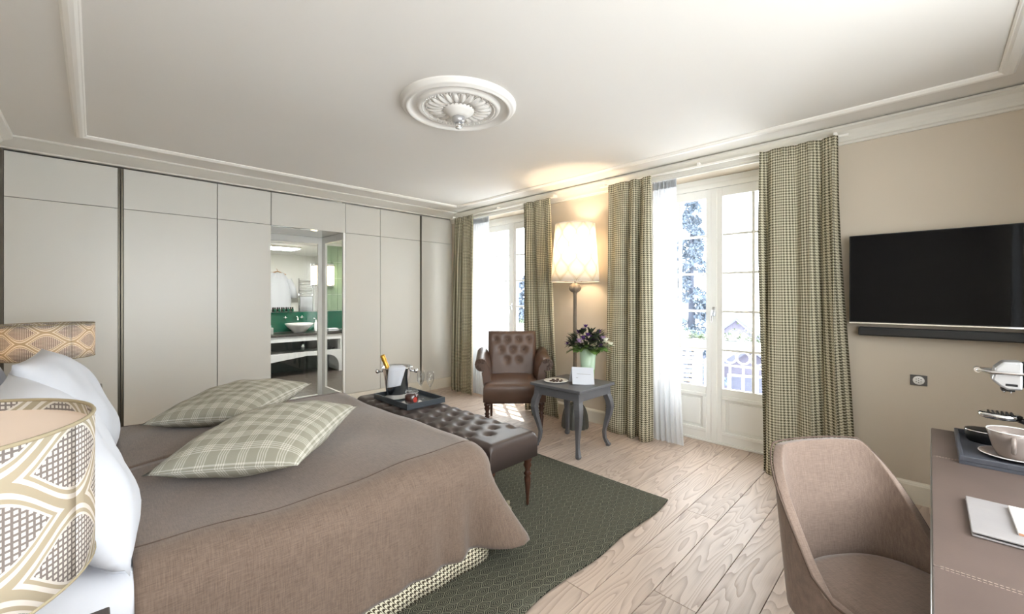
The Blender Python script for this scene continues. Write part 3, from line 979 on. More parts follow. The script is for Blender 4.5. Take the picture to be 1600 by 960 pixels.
# white pillows leaning on the headboard: local z of the pillow points into the room (+x)
def lean(name, label, y, x, z, tilt, w, h, th, yaw, seed):
    o = pillow_mesh(w, h, th, ear=0.04, seed=seed, power=3.0).build(name, M['white'], None, weld=True)
    Mx = Matrix.Translation((x, y, z)) @ Matrix.Rotation(R(yaw), 4, 'Z') @ Matrix.Rotation(R(-tilt), 4, 'Y') @ Matrix(((0, 0, 1, 0), (1, 0, 0, 0), (0, 1, 0, 0), (0, 0, 0, 1)))
    o.matrix_world = Mx
    tag(o, label, 'pillow', 'white pillows at the head of the bed')
lean('bed_pillow', 'white pillow at the headboard behind the front pillow nearest the camera', 2.17, -0.37, 0.915, 12, 0.72, 0.58, 0.15, 0, 21)
lean('bed_pillow', 'white pillow at the headboard behind the front pillow farther away', 3.16, -0.37, 0.915, 12, 0.72, 0.58, 0.15, 0, 22)
lean('bed_pillow', 'large white pillow leaning in front, partly hidden by the near lampshade', 2.03, -0.075, 0.885, 27, 0.76, 0.60, 0.25, 2, 23)
lean('bed_pillow', 'large white pillow leaning in front below the lit far bedside lamp', 3.05, -0.085, 0.885, 27, 0.74, 0.60, 0.25, -3, 24)

# ------------------------------------------------------------------ bedside tables and lamps
M['nightwood'] = plain('dark_veneer', (62, 56, 54), 0.35, var=0.1, scale=10)
def nightstand(ya, yb, x1, label):
    t = thing('bedside_table', label, 'bedside table', (XC + 0.01, (ya + yb) / 2, 0))
    w = x1 - XC - 0.01; h = (yb - ya) / 2
    box('top', M['nightwood'], t, 0, w, -h, h, 0.715, 0.745, 0.003)
    box('body', M['nightwood'], t, 0.02, w - 0.03, -h + 0.015, h - 0.015, 0.32, 0.714)
    for s in (-1, 1):
        for x in (0.03, w - 0.06):
            box('leg', M['nightwood'], t, x, x + 0.03, s * (h - 0.02), s * (h - 0.05), 0.0, 0.319)
    d = box('drawer', M['nightwood'], t, w - 0.03, w - 0.01, -h + 0.03, h - 0.03, 0.42, 0.70, 0.003)
    MB().sphere((w, 0, 0.56), 0.014).build('knob', M['metal'], d)
    return t
nightstand(0.74, 1.30, 0.025, 'dark bedside table below the large near lampshade')
nightstand(4.08, 4.64, 0.045, 'dark bedside table behind the far white pillow')
def bedside_lamp(loc, label, energy, rot=0.0):
    t = thing('bedside_lamp', label, 'table lamp', loc, rot)
    r, z0, z1 = 0.23, 0.262, 0.498
    def sh(s, tt):
        a = s * 2 * PI
        return ((r * math.cos(a), r * math.sin(a), z0 + (z1 - z0) * tt), (s * 2 * PI * 0.2285, tt * (z1 - z0)))
    shade = MB().grid(sh, 64, 4, closed_u=False).build('lamp_shade', M['shade'], t, solid=0.003)
    rim = MB()
    for z in (z0, z1):
        rim.tube([(r * math.cos(2 * PI * k / 64), r * math.sin(2 * PI * k / 64), z) for k in range(64)], 0.003, 6, closed=True)
    rim.build('rim', plain('shade_rim', (150, 138, 112), 0.7), shade)
    MB().lathe([(0.0, z1 - 0.018), (r - 0.003, z1 - 0.018)], 64, cap=False).build('diffuser', M['diffuser'], shade)
    box('base', M['nightwood'], t, -0.075, 0.075, -0.075, 0.075, 0.0, 0.025, 0.004)
    MB().lathe([(0.03, 0.025), (0.03, 0.06), (0.018, 0.07), (0.018, 0.33)], 16).build('stem', M['darkwood'], t)
    cr = MB().lathe([(0.046, 0.06), (0.05, 0.08), (0.05, 0.24), (0.046, 0.262)], 20, cap=False)
    cr.build('crystal_sleeve', M['clear'], t)
    MB().sphere((0, 0, 0.37), 0.03, 10, 8).build('bulb', emit('bulb_glow', (255, 214, 160), 12.0 if energy > 1 else 3.0), t)
    l = add_light('lamp_bulb_light', 'POINT', (0, 0, 0.40), (0, 0, 0), energy, (1.0, 0.83, 0.62), shadow_soft_size=0.035)
    l.parent = t
    return t
bedside_lamp((-0.23, 1.02, 0.746), 'large near bedside lamp with patterned drum shade at the left edge', 1.0, R(-24.6))
bedside_lamp((-0.225, 4.36, 0.746), 'lit far bedside lamp with patterned drum shade by the wardrobe', 5.0, R(-60))
o = thing('leather_box', 'small brown box on the far bedside table, glimpsed behind the pillow', 'box', (-0.36, 4.12, 0.746))
MB().pad(-0.04, 0.07, -0.05, 0.03, 0, 0.14, 0.02).build('case', M['armleather'], o)
box('lid_line', M['seam'], o, -0.041, 0.071, -0.051, 0.031, 0.085, 0.089)

# ------------------------------------------------------------------ tufted bench
def buttons_grid(x0, x1, y0, y1, nx, ny):
    out = []
    for j in range(ny):
        off = 0.5 if j % 2 else 0.0
        cnt = nx - 1 if j % 2 else nx
        for i in range(cnt):
            out.append((x0 + (x1 - x0) * (i + off) / (nx - 1), y0 + (y1 - y0) * j / (ny - 1)))
    return out
def dimples(bt, depth, sig):
    def f(x, y):
        d = 0
        for bx, by in bt:
            q = ((x - bx) ** 2 + (y - by) ** 2) / (sig * sig)
            if q < 9: d += depth * math.exp(-q)
        return d
    return f
def turned_leg(h, r, taper=0.6):
    return [(r * 0.5 * taper, 0), (r * 0.72 * taper, 0.012), (r * 0.62 * taper, 0.03), (r * 0.75 * taper, 0.06), (r * 0.9, h * 0.55), (r * 0.62, h * 0.60), (r * 1.08, h * 0.64), (r * 0.65, h * 0.69), (r * 0.7, h * 0.74), (r * 1.15, h * 0.82), (r * 0.85, h * 0.88), (r * 1.2, h * 0.92), (r * 1.2, h)]
bench = thing('tufted_bench', 'long tufted brown leather bench at the foot of the bed', 'bench', (1.92, 2.81, 0.016))
hw, hl, bz0, bz1 = 0.215, 0.92, 0.335, 0.505
bt = []
for j in range(23):
    yy = -0.73 + 0.0765 * j
    if yy > 0.87: break
    for xx in ((-0.06, 0.167) if j % 2 == 0 else (-0.17, 0.053)): bt.append((xx, yy))
MB().pad(-hw, hw, -hl, hl, bz0, bz1, 0.035, dimples(bt, 0.023, 0.032), step=0.011).build('cushion', M['leather'], bench)
bm_ = None
for (bx, by) in bt:
    if bm_ is None:
        bm_ = MB().sphere((0, 0, 0), 0.0085, 8, 5, sz=0.5).build('button', M['leather'], bench, loc=(bx, by, bz1 - 0.0205))
    else:
        c = bm_.copy(); COL.objects.link(c); c.location = (bx, by, bz1 - 0.0205)
for sx in (-1, 1):
    for sy in (-1, 1):
        MB().lathe(turned_leg(0.334, 0.026), 16).build('leg', M['darkwood'], bench, loc=(sx * (hw - 0.045), sy * (hl - 0.05), 0))

# ------------------------------------------------------------------ tray with champagne bucket
BT = 0.016 + bz1 + 0.001
o = thing('serving_tray', 'dark grey serving tray on the leather bench', 'tray', (1.955, 3.235, BT))
M['traygrey'] = plain('tray_grey', (66, 72, 78), 0.45)
box('tray_base', M['traygrey'], o, -0.185, 0.185, -0.28, 0.28, 0, 0.012)
for a in ((-0.185, -0.173, -0.28, 0.28), (0.173, 0.185, -0.28, 0.28), (-0.173, 0.173, -0.28, -0.268), (-0.173, 0.173, 0.268, 0.28)):
    box('rim_board', M['traygrey'], o, a[0], a[1], a[2], a[3], 0.0125 if False else 0.012, 0.046, 0.002)
TT = BT + 0.0125
o = thing('saucer', 'white plate under the champagne bucket', 'plate', (1.90, 3.345, TT))
M['ceramic'] = plain('white_ceramic', (244, 243, 240), 0.18)
MB().lathe([(0.06, 0), (0.075, 0.002), (0.105, 0.010), (0.104, 0.013), (0.07, 0.006), (0.0, 0.005)], 32).build('plate_body', M['ceramic'], o)
bk = thing('champagne_bucket', 'polished steel champagne bucket on the tray', 'ice bucket', (1.90, 3.345, TT + 0.0065))
MB().lathe([(0.0, 0.0), (0.070, 0.0), (0.073, 0.004), (0.110, 0.225), (0.120, 0.232), (0.122, 0.238), (0.118, 0.243), (0.112, 0.238), (0.104, 0.222), (0.068, 0.012), (0.0, 0.010)], 40).build('bucket_body', M['chrome'], bk)
for sg in (-1, 1):
    a = R(-40) if sg > 0 else R(140)
    ca, sa = math.cos(a), math.sin(a)
    h = MB().tube([(0.1 * ca, 0.1 * sa, 0.205), (0.14 * ca, 0.14 * sa, 0.205)], 0.008, 8)
    h.sphere((0.148 * ca, 0.148 * sa, 0.205), 0.018, 12, 8)
    h.build('knob_handle', M['chrome'], bk)
bk.scale = (1.13, 1.13, 1.13)
o = thing('champagne_bottle', 'champagne bottle with gold foil neck leaning in the bucket', 'bottle', (1.905, 3.33, TT + 0.022))
o.rotation_euler = (R(-14), R(-16), 0)
o.scale = (1.12, 1.12, 1.12)
MB().lathe([(0.0, 0.0), (0.036, 0.0), (0.04, 0.01), (0.04, 0.15), (0.034, 0.175)], 20).build('bottle_body', plain('green_bottle', (24, 40, 22), 0.08), o)
MB().lathe([(0.0355, 0.172), (0.031, 0.195), (0.019, 0.235), (0.0165, 0.29), (0.0195, 0.30), (0.0195, 0.312), (0.0175, 0.318), (0.019, 0.33), (0.017, 0.343), (0.0, 0.346)], 20).build('gold_foil', plain('gold_foil', (206, 160, 72), 0.35, metal=0.75, var=0.1, scale=40), o)
# napkin draped over the rim, facing the bed
o = thing('napkin', 'folded white napkin draped over the bucket rim', 'napkin', (1.90, 3.345, TT + 0.0065))
def nap(s, t):
    a = R(-118) + (s - 0.5) * 1.1 - 0.45 * (0.68 - min(t, 0.68))
    if t < 0.68:                      # outer fall
        z = 0.10 + (t / 0.68) * 0.146 + 0.02 * (s - 0.5)
        r = 0.0745 + (z - 0.004) * 0.167 + 0.010
    else:
        q = (t - 0.68) / 0.32
        z = 0.247 + 0.012 * math.sin(q * PI)
        r = 0.126 - q * 0.10
    r += 0.002 * math.sin(s * 9)
    return ((r * math.cos(a), r * math.sin(a), z), (s, t))
o.scale = (1.13, 1.13, 1.13)
MB().grid(nap, 12, 24).build('cloth', M['white'], o, solid=0.003)
def flute(x, y, label):
    o = thing('champagne_flute', label, 'wine glass', (x, y, TT), 0, 'champagne flutes on the tray')
    MB().lathe([(0.0, 0.0), (0.034, 0.0), (0.033, 0.003), (0.006, 0.008)], 24, cap=False).build('foot', M['clear'], o)
    MB().lathe([(0.006, 0.008), (0.0038, 0.02), (0.0036, 0.105), (0.006, 0.115)], 12, cap=False).build('stem', M['clear'], o)
    MB().lathe([(0.003, 0.114), (0.016, 0.135), (0.029, 0.165), (0.033, 0.19), (0.031, 0.22), (0.027, 0.25)], 24, cap=False).build('bowl', M['clear'], o, solid=0.0012)
flute(2.02, 3.15, 'champagne flute nearer the steel bucket on the tray')
flute(2.055, 3.055, 'champagne flute nearer the right edge of the tray')
o = thing('jar_plate', 'small white plate under the glass jar', 'plate', (1.885, 3.075, TT))
MB().lathe([(0.05, 0), (0.06, 0.002), (0.088, 0.009), (0.087, 0.012), (0.06, 0.006), (0.0, 0.005)], 32).build('plate_body', M['ceramic'], o)
o = thing('glass_jar', 'lidded glass jar of dark berries with a red tag', 'jar', (1.885, 3.075, TT + 0.0065))
MB().lathe([(0.0, 0.0), (0.052, 0.0), (0.058, 0.008), (0.058, 0.075), (0.046, 0.088), (0.046, 0.094)], 28, cap=False).build('glass_body', M['clear'], o)
cnt = MB().lathe([(0.0, 0.004), (0.050, 0.004), (0.055, 0.012), (0.055, 0.066), (0.04, 0.074), (0.0, 0.076)], 24)
cnt.build('berries', plain('berry_dark', (60, 22, 18), 0.4, var=0.6, scale=60), o)
MB().lathe([(0.048, 0.0945), (0.050, 0.098), (0.050, 0.108), (0.044, 0.114), (0.0, 0.115)], 24).build('lid', M['clear'], o)
a = R(-100)
tgm = MB()
for k in range(1):
    b = len(tgm.v)
    n_ = 14
    for i in range(n_):
        q = 2 * PI * i / n_
        aa = R(-92) + 0.019 * math.cos(q) / 0.0595
        tgm.vert((0.0602 * math.cos(aa), 0.0602 * math.sin(aa), 0.037 + 0.022 * math.sin(q)))
    tgm.face([b + i for i in range(n_)])
tgm.build('tag', plain('red_tag', (170, 48, 34), 0.5), o, solid=0.001)
MB().tube([(0.053 * math.cos(2 * PI * k / 24), 0.053 * math.sin(2 * PI * k / 24), 0.093) for k in range(24)], 0.0018, 5, closed=True).build('wire_clip', M['chrome'], o)

# ------------------------------------------------------------------ armchair
ac = thing('armchair', 'tufted brown leather armchair with rolled arms in front of the window', 'armchair', (3.325, 3.305, 0.0), R(-43))
MB().pad(-0.325, 0.325, -0.36, 0.28, 0.335, 0.525, 0.05, lambda x, y: -0.03 * max(0, 1 - (x / 0.3) ** 2) * max(0, 1 - ((y + 0.02) / 0.28) ** 2)).build('seat', M['armleather'], ac)
box('seat_frame', M['darkwood'], ac, -0.30, 0.30, -0.33, 0.27, 0.315, 0.334)
bt2 = [(-0.2, 0.47), (-0.067, 0.47), (0.067, 0.47), (0.2, 0.47), (-0.135, 0.35), (0.0, 0.35), (0.135, 0.35), (-0.068, 0.23), (0.068, 0.23)]
bk_ = MB()
dm = dimples(bt2, 0.018, 0.040)
def taper(x, y): return dm(x, y)
bk_.pad(-0.285, 0.285, 0.0, 0.575, 0.0, 0.13, 0.05, taper, step=0.014)
# local pad: x width, y up, z forward -> world-local: forward is -y
Mb = Matrix.Translation((0, 0.325, 0.44)) @ Matrix.Rotation(R(-9), 4, 'X') @ Matrix(((1, 0, 0, 0), (0, 0, -1, 0), (0, 1, 0, 0), (0, 0, 0, 1)))
bk_.xform(Mb)
back_o = bk_.build('backrest', M['armleather'], ac)
for bx, by in bt2:
    p = Mb @ Vector((bx, by, 0.114))
    MB().sphere((0, 0, 0), 0.010, 8, 6).build('button', M['armleather'], back_o, loc=tuple(p))
for s in (-1, 1):
    ol = [(0.235, 0.47), (0.262, 0.68)]
    cxr, czr, rr = 0.352, 0.712, 0.066
    for k in range(0, 13):
        a = R(170) - R(290) * k / 12
        ol.append((cxr + rr * math.cos(a), czr + rr * math.sin(a)))
    ol += [(0.343, 0.62), (0.322, 0.47)]
    pts = [(s * x, z) for x, z in ol]
    ar = MB()
    b0 = len(ar.v)
    ys = [(-0.255, 0.90), (-0.272, 0.975), (-0.255, 1.0), (-0.1, 1.0), (0.1, 1.02), (0.30, 1.05)]
    npt = len(pts)
    for yy, scl in ys:
        for x, z in pts:
            cx_, cz_ = s * 0.32, 0.55
            sc_ = min(scl, 1.0) if yy < -0.2 else 1.0
            ar.vert((cx_ + (x - cx_) * sc_, yy, cz_ + (z - cz_) * sc_ + (scl - 1 if scl > 1 else 0)))
    for q in range(len(ys) - 1):
        for i in range(npt):
            j = (i + 1) % npt
            f = (b0 + q * npt + i, b0 + q * npt + j, b0 + (q + 1) * npt + j, b0 + (q + 1) * npt + i)
            ar.face(f if s < 0 else f[::-1], True)
    e0 = [b0 + i for i in range(npt)]; e1 = [b0 + (len(ys) - 1) * npt + i for i in range(npt)]
    ar.face(e0[::-1] if s < 0 else e0); ar.face(e1 if s < 0 else e1[::-1])
    arm = ar.build('arm', M['armleather'], ac)
    pl = MB()
    for k in range(9):
        a = R(150) - R(240) * k / 8
        pl.tube([(s * (cxr + 0.018 * math.cos(a)), -0.275, czr + 0.018 * math.sin(a)), (s * (cxr + 0.058 * math.cos(a)), -0.270, czr + 0.058 * math.sin(a))], 0.004, 5)
    pl.build('pleats', M['armleather'], arm)
for s in (-1, 1):
    MB().lathe(turned_leg(0.316, 0.028), 14).build('leg', M['darkwood'], ac, loc=(s * 0.285, -0.30, 0))
    MB().tube([(s * 0.25, 0.34, 0.0), (s * 0.25, 0.27, 0.324)], [0.018, 0.026], 4, square=True).build('leg', M['darkwood'], ac)

# ------------------------------------------------------------------ side table
st = thing('side_table', 'grey painted side table with curved cabriole legs', 'side table', (3.25, 2.43, 0))
box('top', M['tablegrey'], st, -0.285, 0.285, -0.29, 0.29, 0.585, 0.612, 0.004)
for a in ((-0.245, 0.245, -0.262, -0.24), (-0.245, 0.245, 0.24, 0.262), (-0.257, -0.235, -0.24, 0.24), (0.235, 0.257, -0.24, 0.24)):
    box('apron', M['tablegrey'], st, a[0], a[1], a[2], a[3], 0.505, 0.5845)
for sx in (-1, 1):
    for sy in (-1, 1):
        path, rs = [], []
        key = [(0.58, 0.0, 0.040), (0.50, 0.004, 0.043), (0.44, 0.022, 0.042), (0.38, 0.030, 0.038), (0.30, 0.020, 0.033), (0.22, 0.002, 0.027), (0.14, -0.012, 0.022), (0.08, -0.008, 0.021), (0.035, 0.008, 0.026), (0.02, 0.018, 0.029), (0.0, 0.014, 0.022)]
        for z, o_, r_ in key:
            path.append((sx * (0.225 + o_), sy * (0.23 + o_), z)); rs.append(r_)
        lg = MB()
        b = len(lg.v)
        for (x, y_, z), r_ in zip(path, rs):
            q = r_ * 0.72
            for dx, dy in ((-q, -q), (q, -q), (q, q), (-q, q)):
                lg.vert((x + dx, y_ + dy, z))
        for i in range(len(path) - 1):
            for k in range(4):
                k2 = (k + 1) % 4
                lg.face((b + i * 4 + k2, b + i * 4 + k, b + (i + 1) * 4 + k, b + (i + 1) * 4 + k2), False)
        lg.face([b, b + 1, b + 2, b + 3]); e = b + (len(path) - 1) * 4
        lg.face([e + 3, e + 2, e + 1, e])
        lg.build('leg', M['tablegrey'], st, bevel=0.004)
TZ = 0.613
o = thing('dessert_plate', 'white plate of small chocolates on the grey side table', 'plate', (3.15, 2.55, TZ))
MB().lathe([(0.06, 0), (0.08, 0.003), (0.118, 0.012), (0.117, 0.015), (0.08, 0.008), (0.0, 0.006)], 36).build('plate_body', M['ceramic'], o)
choc = plain('chocolate', (58, 34, 24), 0.4)
first = None
for i, (dx, dy) in enumerate(((-0.05, 0.02), (-0.025, -0.03), (0.0, 0.035), (0.02, -0.005), (0.05, 0.02), (0.045, -0.035), (-0.01, 0.0), (-0.055, -0.02), (0.0, -0.055))):
    if first is None:
        first = MB().pad(-0.012, 0.012, -0.009, 0.009, 0, 0.012, 0.004, step=0.01).build('chocolate', choc, None)
        tag(first, 'small dark chocolate on the white plate on the side table', 'chocolate', 'chocolates on the plate')
        c = first
    else:
        c = first.copy(); COL.objects.link(c)
    c.location = (3.15 + dx, 2.55 + dy, TZ + 0.0072); c.rotation_euler = (0, 0, i * 0.8)
o = thing('welcome_card', 'tilted white greeting card in front of the vase', 'card', (3.215, 2.275, TZ))
o.rotation_euler = (R(0), R(4), R(-38))
cd = MB().box(-0.105, 0.105, -0.0012, 0.0012, 0, 0.165)
cd.xform(Matrix.Rotation(R(-24), 4, 'X')); cd.build('front_leaf', M['white'], o)
cd = MB().box(-0.105, 0.105, -0.0012, 0.0012, 0, 0.155)
cd.xform(Matrix.Translation((0, 0.135, 0)) @ Matrix.Rotation(R(24), 4, 'X')); cd.build('back_leaf', M['white'], o)
ln = MB().box(-0.06, 0.075, -0.0018, -0.0012, 0.098, 0.101).box(-0.07, -0.05, -0.0018, -0.0012, 0.062, 0.065)
ln.xform(Matrix.Rotation(R(-24), 4, 'X')); ln.build('printed_lines', plain('grey_print', (150, 148, 144), 0.8), o)
# vase
vx, vy = 3.385, 2.345
o = thing('flower_vase', 'pale green frosted glass vase on the side table', 'vase', (vx, vy, TZ))
n = Nodes('celadon_glass'); s_ = n.sep(n.coord())
n.base(n.mix(n.ramp(s_[2], 0.115, 0.12), lin((176, 208, 150)), lin((214, 236, 214)))); n.set(Roughness=0.2); translucent_mix(n, 0.3, lin((190, 225, 180)))
MB().lathe([(0.0, 0.0), (0.055, 0.0), (0.058, 0.01), (0.066, 0.12), (0.082, 0.325), (0.078, 0.325), (0.062, 0.12), (0.05, 0.02), (0, 0.018)], 32).build('vase_body', n.mat, o)
# bouquet
M['leaf'] = plain('leaf_green', (108, 140, 72), 0.45, var=0.3, scale=30)
M['leafd'] = plain('leaf_dark', (56, 66, 48), 0.5, var=0.3, scale=30)
M['purple'] = plain('petal_purple', (92, 56, 122), 0.6, var=0.3, scale=40)
M['lilac'] = plain('petal_lilac', (178, 152, 190), 0.6, var=0.2, scale=40)
M['petal_white'] = plain('petal_white', (240, 240, 226), 0.6)
M['stem'] = plain('stem_green', (80, 104, 58), 0.5)
top = Vector((vx, vy, TZ + 0.30))
def petal(L_, W_, lift, ang, curl=0.3):
    mb = MB()
    def fn(s, t):
        x = L_ * t
        w_ = W_ * math.sin(PI * min(1, 0.12 + t * 0.88)) ** 0.8 * (s - 0.5)
        z = lift * t - curl * L_ * t * t + 0.15 * abs(s - 0.5) * W_
        return ((x * math.cos(ang) - w_ * math.sin(ang), x * math.sin(ang) + w_ * math.cos(ang), z), (s, t))
    return mb.grid(fn, 4, 5)
def flower(dx, dy, dz, rad, mat, label, group, npet=8):
    rad *= 1.25; dz *= 0.86
    tip = top + Vector((dx, dy, dz))
    o = thing('flower', label, 'flower', tuple(tip), random.uniform(0, 6), group)
    bl = MB()
    for ring in range(2):
        for k in range(npet):
            p = petal(rad * (1 - 0.35 * ring), rad * 0.6, rad * (0.35 + 0.6 * ring), 2 * PI * (k + 0.5 * ring) / npet, 0.35)
            b = len(bl.v); bl.v += p.v; bl.uv += p.uv; bl.sm += p.sm; bl.f += [tuple(i + b for i in f) for f in p.f]
    bl.build('bloom', mat, o)
    base = Vector((vx + dx * 0.15, vy + dy * 0.15, TZ + 0.10)) - tip
    R_ = Matrix.Rotation(-o.rotation_euler.z, 3, 'Z')
    d2 = Vector((dx, dy, 0)); rim_p = Vector((vx, vy, TZ + 0.33)) + d2.normalized() * min(0.055, d2.length * 0.5) - tip
    MB().tube([tuple(R_ @ base), tuple(R_ @ rim_p), (0, 0, -0.004)], 0.003, 6).build('stem', M['stem'], o)
# offsets: r = right in the picture (1,-1)/√2, d = towards the room (-1,-1)/√2
def off(r, d): return (0.7071 * r - 0.7071 * d, -0.7071 * r - 0.7071 * d)
for r, d, z, rad in ((-0.03, 0.05, 0.26, 0.030), (-0.09, 0.03, 0.19, 0.036), (0.03, 0.08, 0.13, 0.046), (-0.06, 0.09, 0.13, 0.04), (0.10, 0.04, 0.20, 0.032), (-0.02, 0.10, 0.17, 0.034), (0.10, 0.10, 0.05, 0.034), (-0.05, 0.02, 0.22, 0.028)):
    dx, dy = off(r, d)
    flower(dx, dy, z, rad, M['purple'], 'dark purple bloom in the bouquet in the green vase', 'purple flowers of the bouquet')
dx, dy = off(-0.20, 0.02); flower(dx, dy, 0.07, 0.026, M['purple'], 'single dark purple bloom drooping far left of the bouquet', 'purple flowers of the bouquet')
for r, d, z, rad in ((-0.10, 0.10, 0.10, 0.04), (0.13, 0.06, 0.12, 0.042)):
    dx, dy = off(r, d)
    flower(dx, dy, z, rad, M['lilac'], 'pale lilac bloom in the bouquet in the green vase', 'lilac flowers of the bouquet')
dx, dy = off(0.21, 0.04); flower(dx, dy, 0.055, 0.036, M['petal_white'], 'round white bloom at the right of the bouquet', None, 9)
dx, dy = off(0.15, 0.08); flower(dx, dy, 0.10, 0.045, M['petal_white'], 'large white bloom below the lilac ones in the bouquet', None, 9)
def leafspray(r, d, z, n_, L_, W_, mat, label, group):
    dx, dy = off(r, d)
    tip = top + Vector((dx, dy, z))
    o = thing('leaf_sprig', label, 'foliage', tuple(tip), 0, group)
    ang0 = math.atan2(dy, dx)
    for k in range(n_):
        p = petal(L_ * random.uniform(0.8, 1.15), W_, L_ * random.uniform(-0.1, 0.5 if W_ > 0.05 else 1.3), ang0 + random.uniform(-1.5, 1.5), 0.35)
        p.build('leaf', mat, o)
    base = Vector((vx + dx * 0.1, vy + dy * 0.1, TZ + 0.08)) - tip
    d2 = Vector((dx, dy, 0)); rim_p = Vector((vx, vy, TZ + 0.33)) + d2.normalized() * min(0.055, d2.length * 0.5) - tip
    rim_p.z = min(rim_p.z, 0.02)
    MB().tube([tuple(base), tuple(rim_p), (0, 0, 0)], 0.003, 6).build('stem', M['stem'], o)
for r, d, z in ((-0.10, 0.08, 0.02), (0.0, 0.09, 0.015), (0.08, 0.08, 0.01), (-0.04, 0.07, 0.05), (0.11, 0.05, 0.04)):
    leafspray(r, d, z, 9, 0.11, 0.065, M['leaf'], 'broad green leaves around the vase rim', 'green leaves of the bouquet')
for r, d, z in ((-0.02, 0.10, 0.05), (0.08, 0.10, 0.06), (-0.08, 0.10, 0.06), (0.03, 0.0, 0.11), (-0.13, 0.04, 0.10), (-0.06, 0.05, 0.16), (0.02, 0.03, 0.16), (0.08, 0.02, 0.14), (0.0, 0.08, 0.09), (-0.10, -0.02, 0.1), (0.12, -0.03, 0.1), (-0.15, 0.06, 0.06), (0.05, 0.09, 0.10)):
    leafspray(r, d, z, 20, 0.080, 0.026, M['leafd'], 'fine dark foliage among the purple blooms', 'dark foliage of the bouquet')

# ------------------------------------------------------------------ floor lamp
fl = thing('floor_lamp', 'lit floor lamp with tall pale patterned shade between the windows', 'floor lamp', (3.74, 2.76, 0))
M['lampwood'] = plain('weathered_wood', (128, 116, 102), 0.55, var=0.2, scale=25)
M['lampbase'] = plain('lamp_base', (84, 84, 78), 0.5, var=0.2, scale=25)
bs = MB()
def dome(s, t):
    a = s * 2 * PI
    th = t * PI * 0.5
    r = (0.125 + 0.006 * math.cos(a * 14)) * math.cos(th) ** 0.6 + 0.018
    if t > 0.99: r = 0.018
    return ((r * math.cos(a), r * math.sin(a), 0.0 + 0.26 * math.sin(th)), (s, t))
bs.grid(dome, 112, 14, closed_u=True)
bs.build('base', M['lampbase'], fl)
MB().lathe([(0.03, 0.24), (0.026, 0.30), (0.022, 0.34), (0.019, 1.46), (0.024, 1.465), (0.026, 1.475), (0.018, 1.482)], 18).build('pole', M['lampwood'], fl)
kn = MB()
def knob(s, t):
    a = s * 2 * PI; th = t * PI
    r = 0.062 * math.sin(th) * (1 + 0.05 * math.cos(a * 10)) + 0.004
    return ((r * math.cos(a), r * math.sin(a), 1.525 - 0.052 * math.cos(th)), (s, t))
kn.grid(knob, 80, 12, closed_u=True); kn.build('fluted_knob', M['lampwood'], fl)
MB().lathe([(0.01, 1.57), (0.01, 1.75), (0.018, 1.755), (0.018, 1.80)], 12).build('lamp_holder', M['metal'], fl)
def fsh(s, t):
    a = s * 2 * PI
    r = 0.262 - 0.046 * t
    return ((r * math.cos(a), r * math.sin(a), 1.595 + 0.63 * t), (s * 2 * PI * 0.242, t * 0.63))
fshade = MB().grid(fsh, 64, 8).build('lamp_shade', M['shade_floor'], fl, solid=0.003)
rim = MB()
for r, z in ((0.262, 1.595), (0.216, 2.225)):
    rim.tube([(r * math.cos(2 * PI * k / 64), r * math.sin(2 * PI * k / 64), z) for k in range(64)], 0.003, 6, closed=True)
rim.build('rim', M['trim'], fshade)
MB().sphere((0, 0, 1.86), 0.045, 12, 8, sz=1.3).build('bulb', emit('floor_bulb', (255, 220, 170), 5.0), fl)
l = add_light('floor_lamp_light', 'POINT', (0, 0, 1.93), (0, 0, 0), 9.5, (1.0, 0.81, 0.59), shadow_soft_size=0.05)
l.parent = fl
# ------------------------------------------------------------------ curtains
def curtain(name, label, cat, mat, xc, yt, yb, ztop, folds, amp, cloth, seed, sheer=False, sweep=1.4, group=None, solid=0.003, zbot=0.004, axis='y'):
    rn = random.Random(seed)
    ph = [rn.uniform(0, 6.28) for _ in range(6)]
    nu, nv = folds * 14, 40
    def fn(s, t):
        # t=0 top, 1 bottom
        q = t ** sweep
        ya, yb_ = yt[0] + (yb[0] - yt[0]) * q, yt[1] + (yb[1] - yt[1]) * q
        w = s + 0.018 * math.sin(s * 2 * PI * folds * 0.5 + ph[0]) * (0.3 + t)
        y = ya + (yb_ - ya) * w
        head = min(1.0, t / 0.06)
        a = amp * (0.35 + 0.65 * min(1, t / 0.25)) * (0.8 + 0.4 * math.sin(s * 5 + ph[1]))
        ang = 2 * PI * folds * s + 0.5 * math.sin(3 * t + ph[2]) + 0.7 * math.sin(s * 7 + ph[3])
        x = xc + a * math.sin(ang) + 0.25 * a * math.sin(2.1 * ang + ph[4])
        x += (1 - head) * 0.006 * math.sin(2 * PI * folds * 3 * s)
        y += 0.35 * a * math.sin(2 * ang + ph[5]) / max(1, folds) * 2
        z = ztop + (zbot - ztop) * t
        if t > 0.97: x -= (t - 0.97) / 0.03 * 0.012 * math.sin(ang)
        p = (x, y, z) if axis == 'y' else (y, x, z)
        return (p, (s * cloth, z))
    mb = MB().grid(fn, nu, nv)
    o = thing(name, label, cat, (0, 0, 0), 0, group)
    c = mb.build('drape', mat, o, solid=solid)
    # gathered heading tape
    hd = MB()
    def hf(s, t):
        (p, uv) = fn(s, 0.004 + 0.028 * t)
        e = 0.007 * (1 if True else 0) * math.sin(2 * PI * folds * 4 * s)
        q = (p[0] - 0.004 + e, p[1], p[2]) if axis == 'y' else (p[0], p[1] + 0.004 + e, p[2])
        return (q, uv)
    hd.grid(hf, folds * 28, 3).build('gathered_heading', mat, o, solid=0.002)
    return o
n = Nodes('sheer_voile')
n.base(lin((226, 228, 231))); n.set(Roughness=0.9)
n.bsdf.inputs['Specular IOR Level'].default_value = 0.05
tr = n.new('ShaderNodeBsdfTranslucent'); tr.inputs[0].default_value = (0.68, 0.69, 0.71, 1)
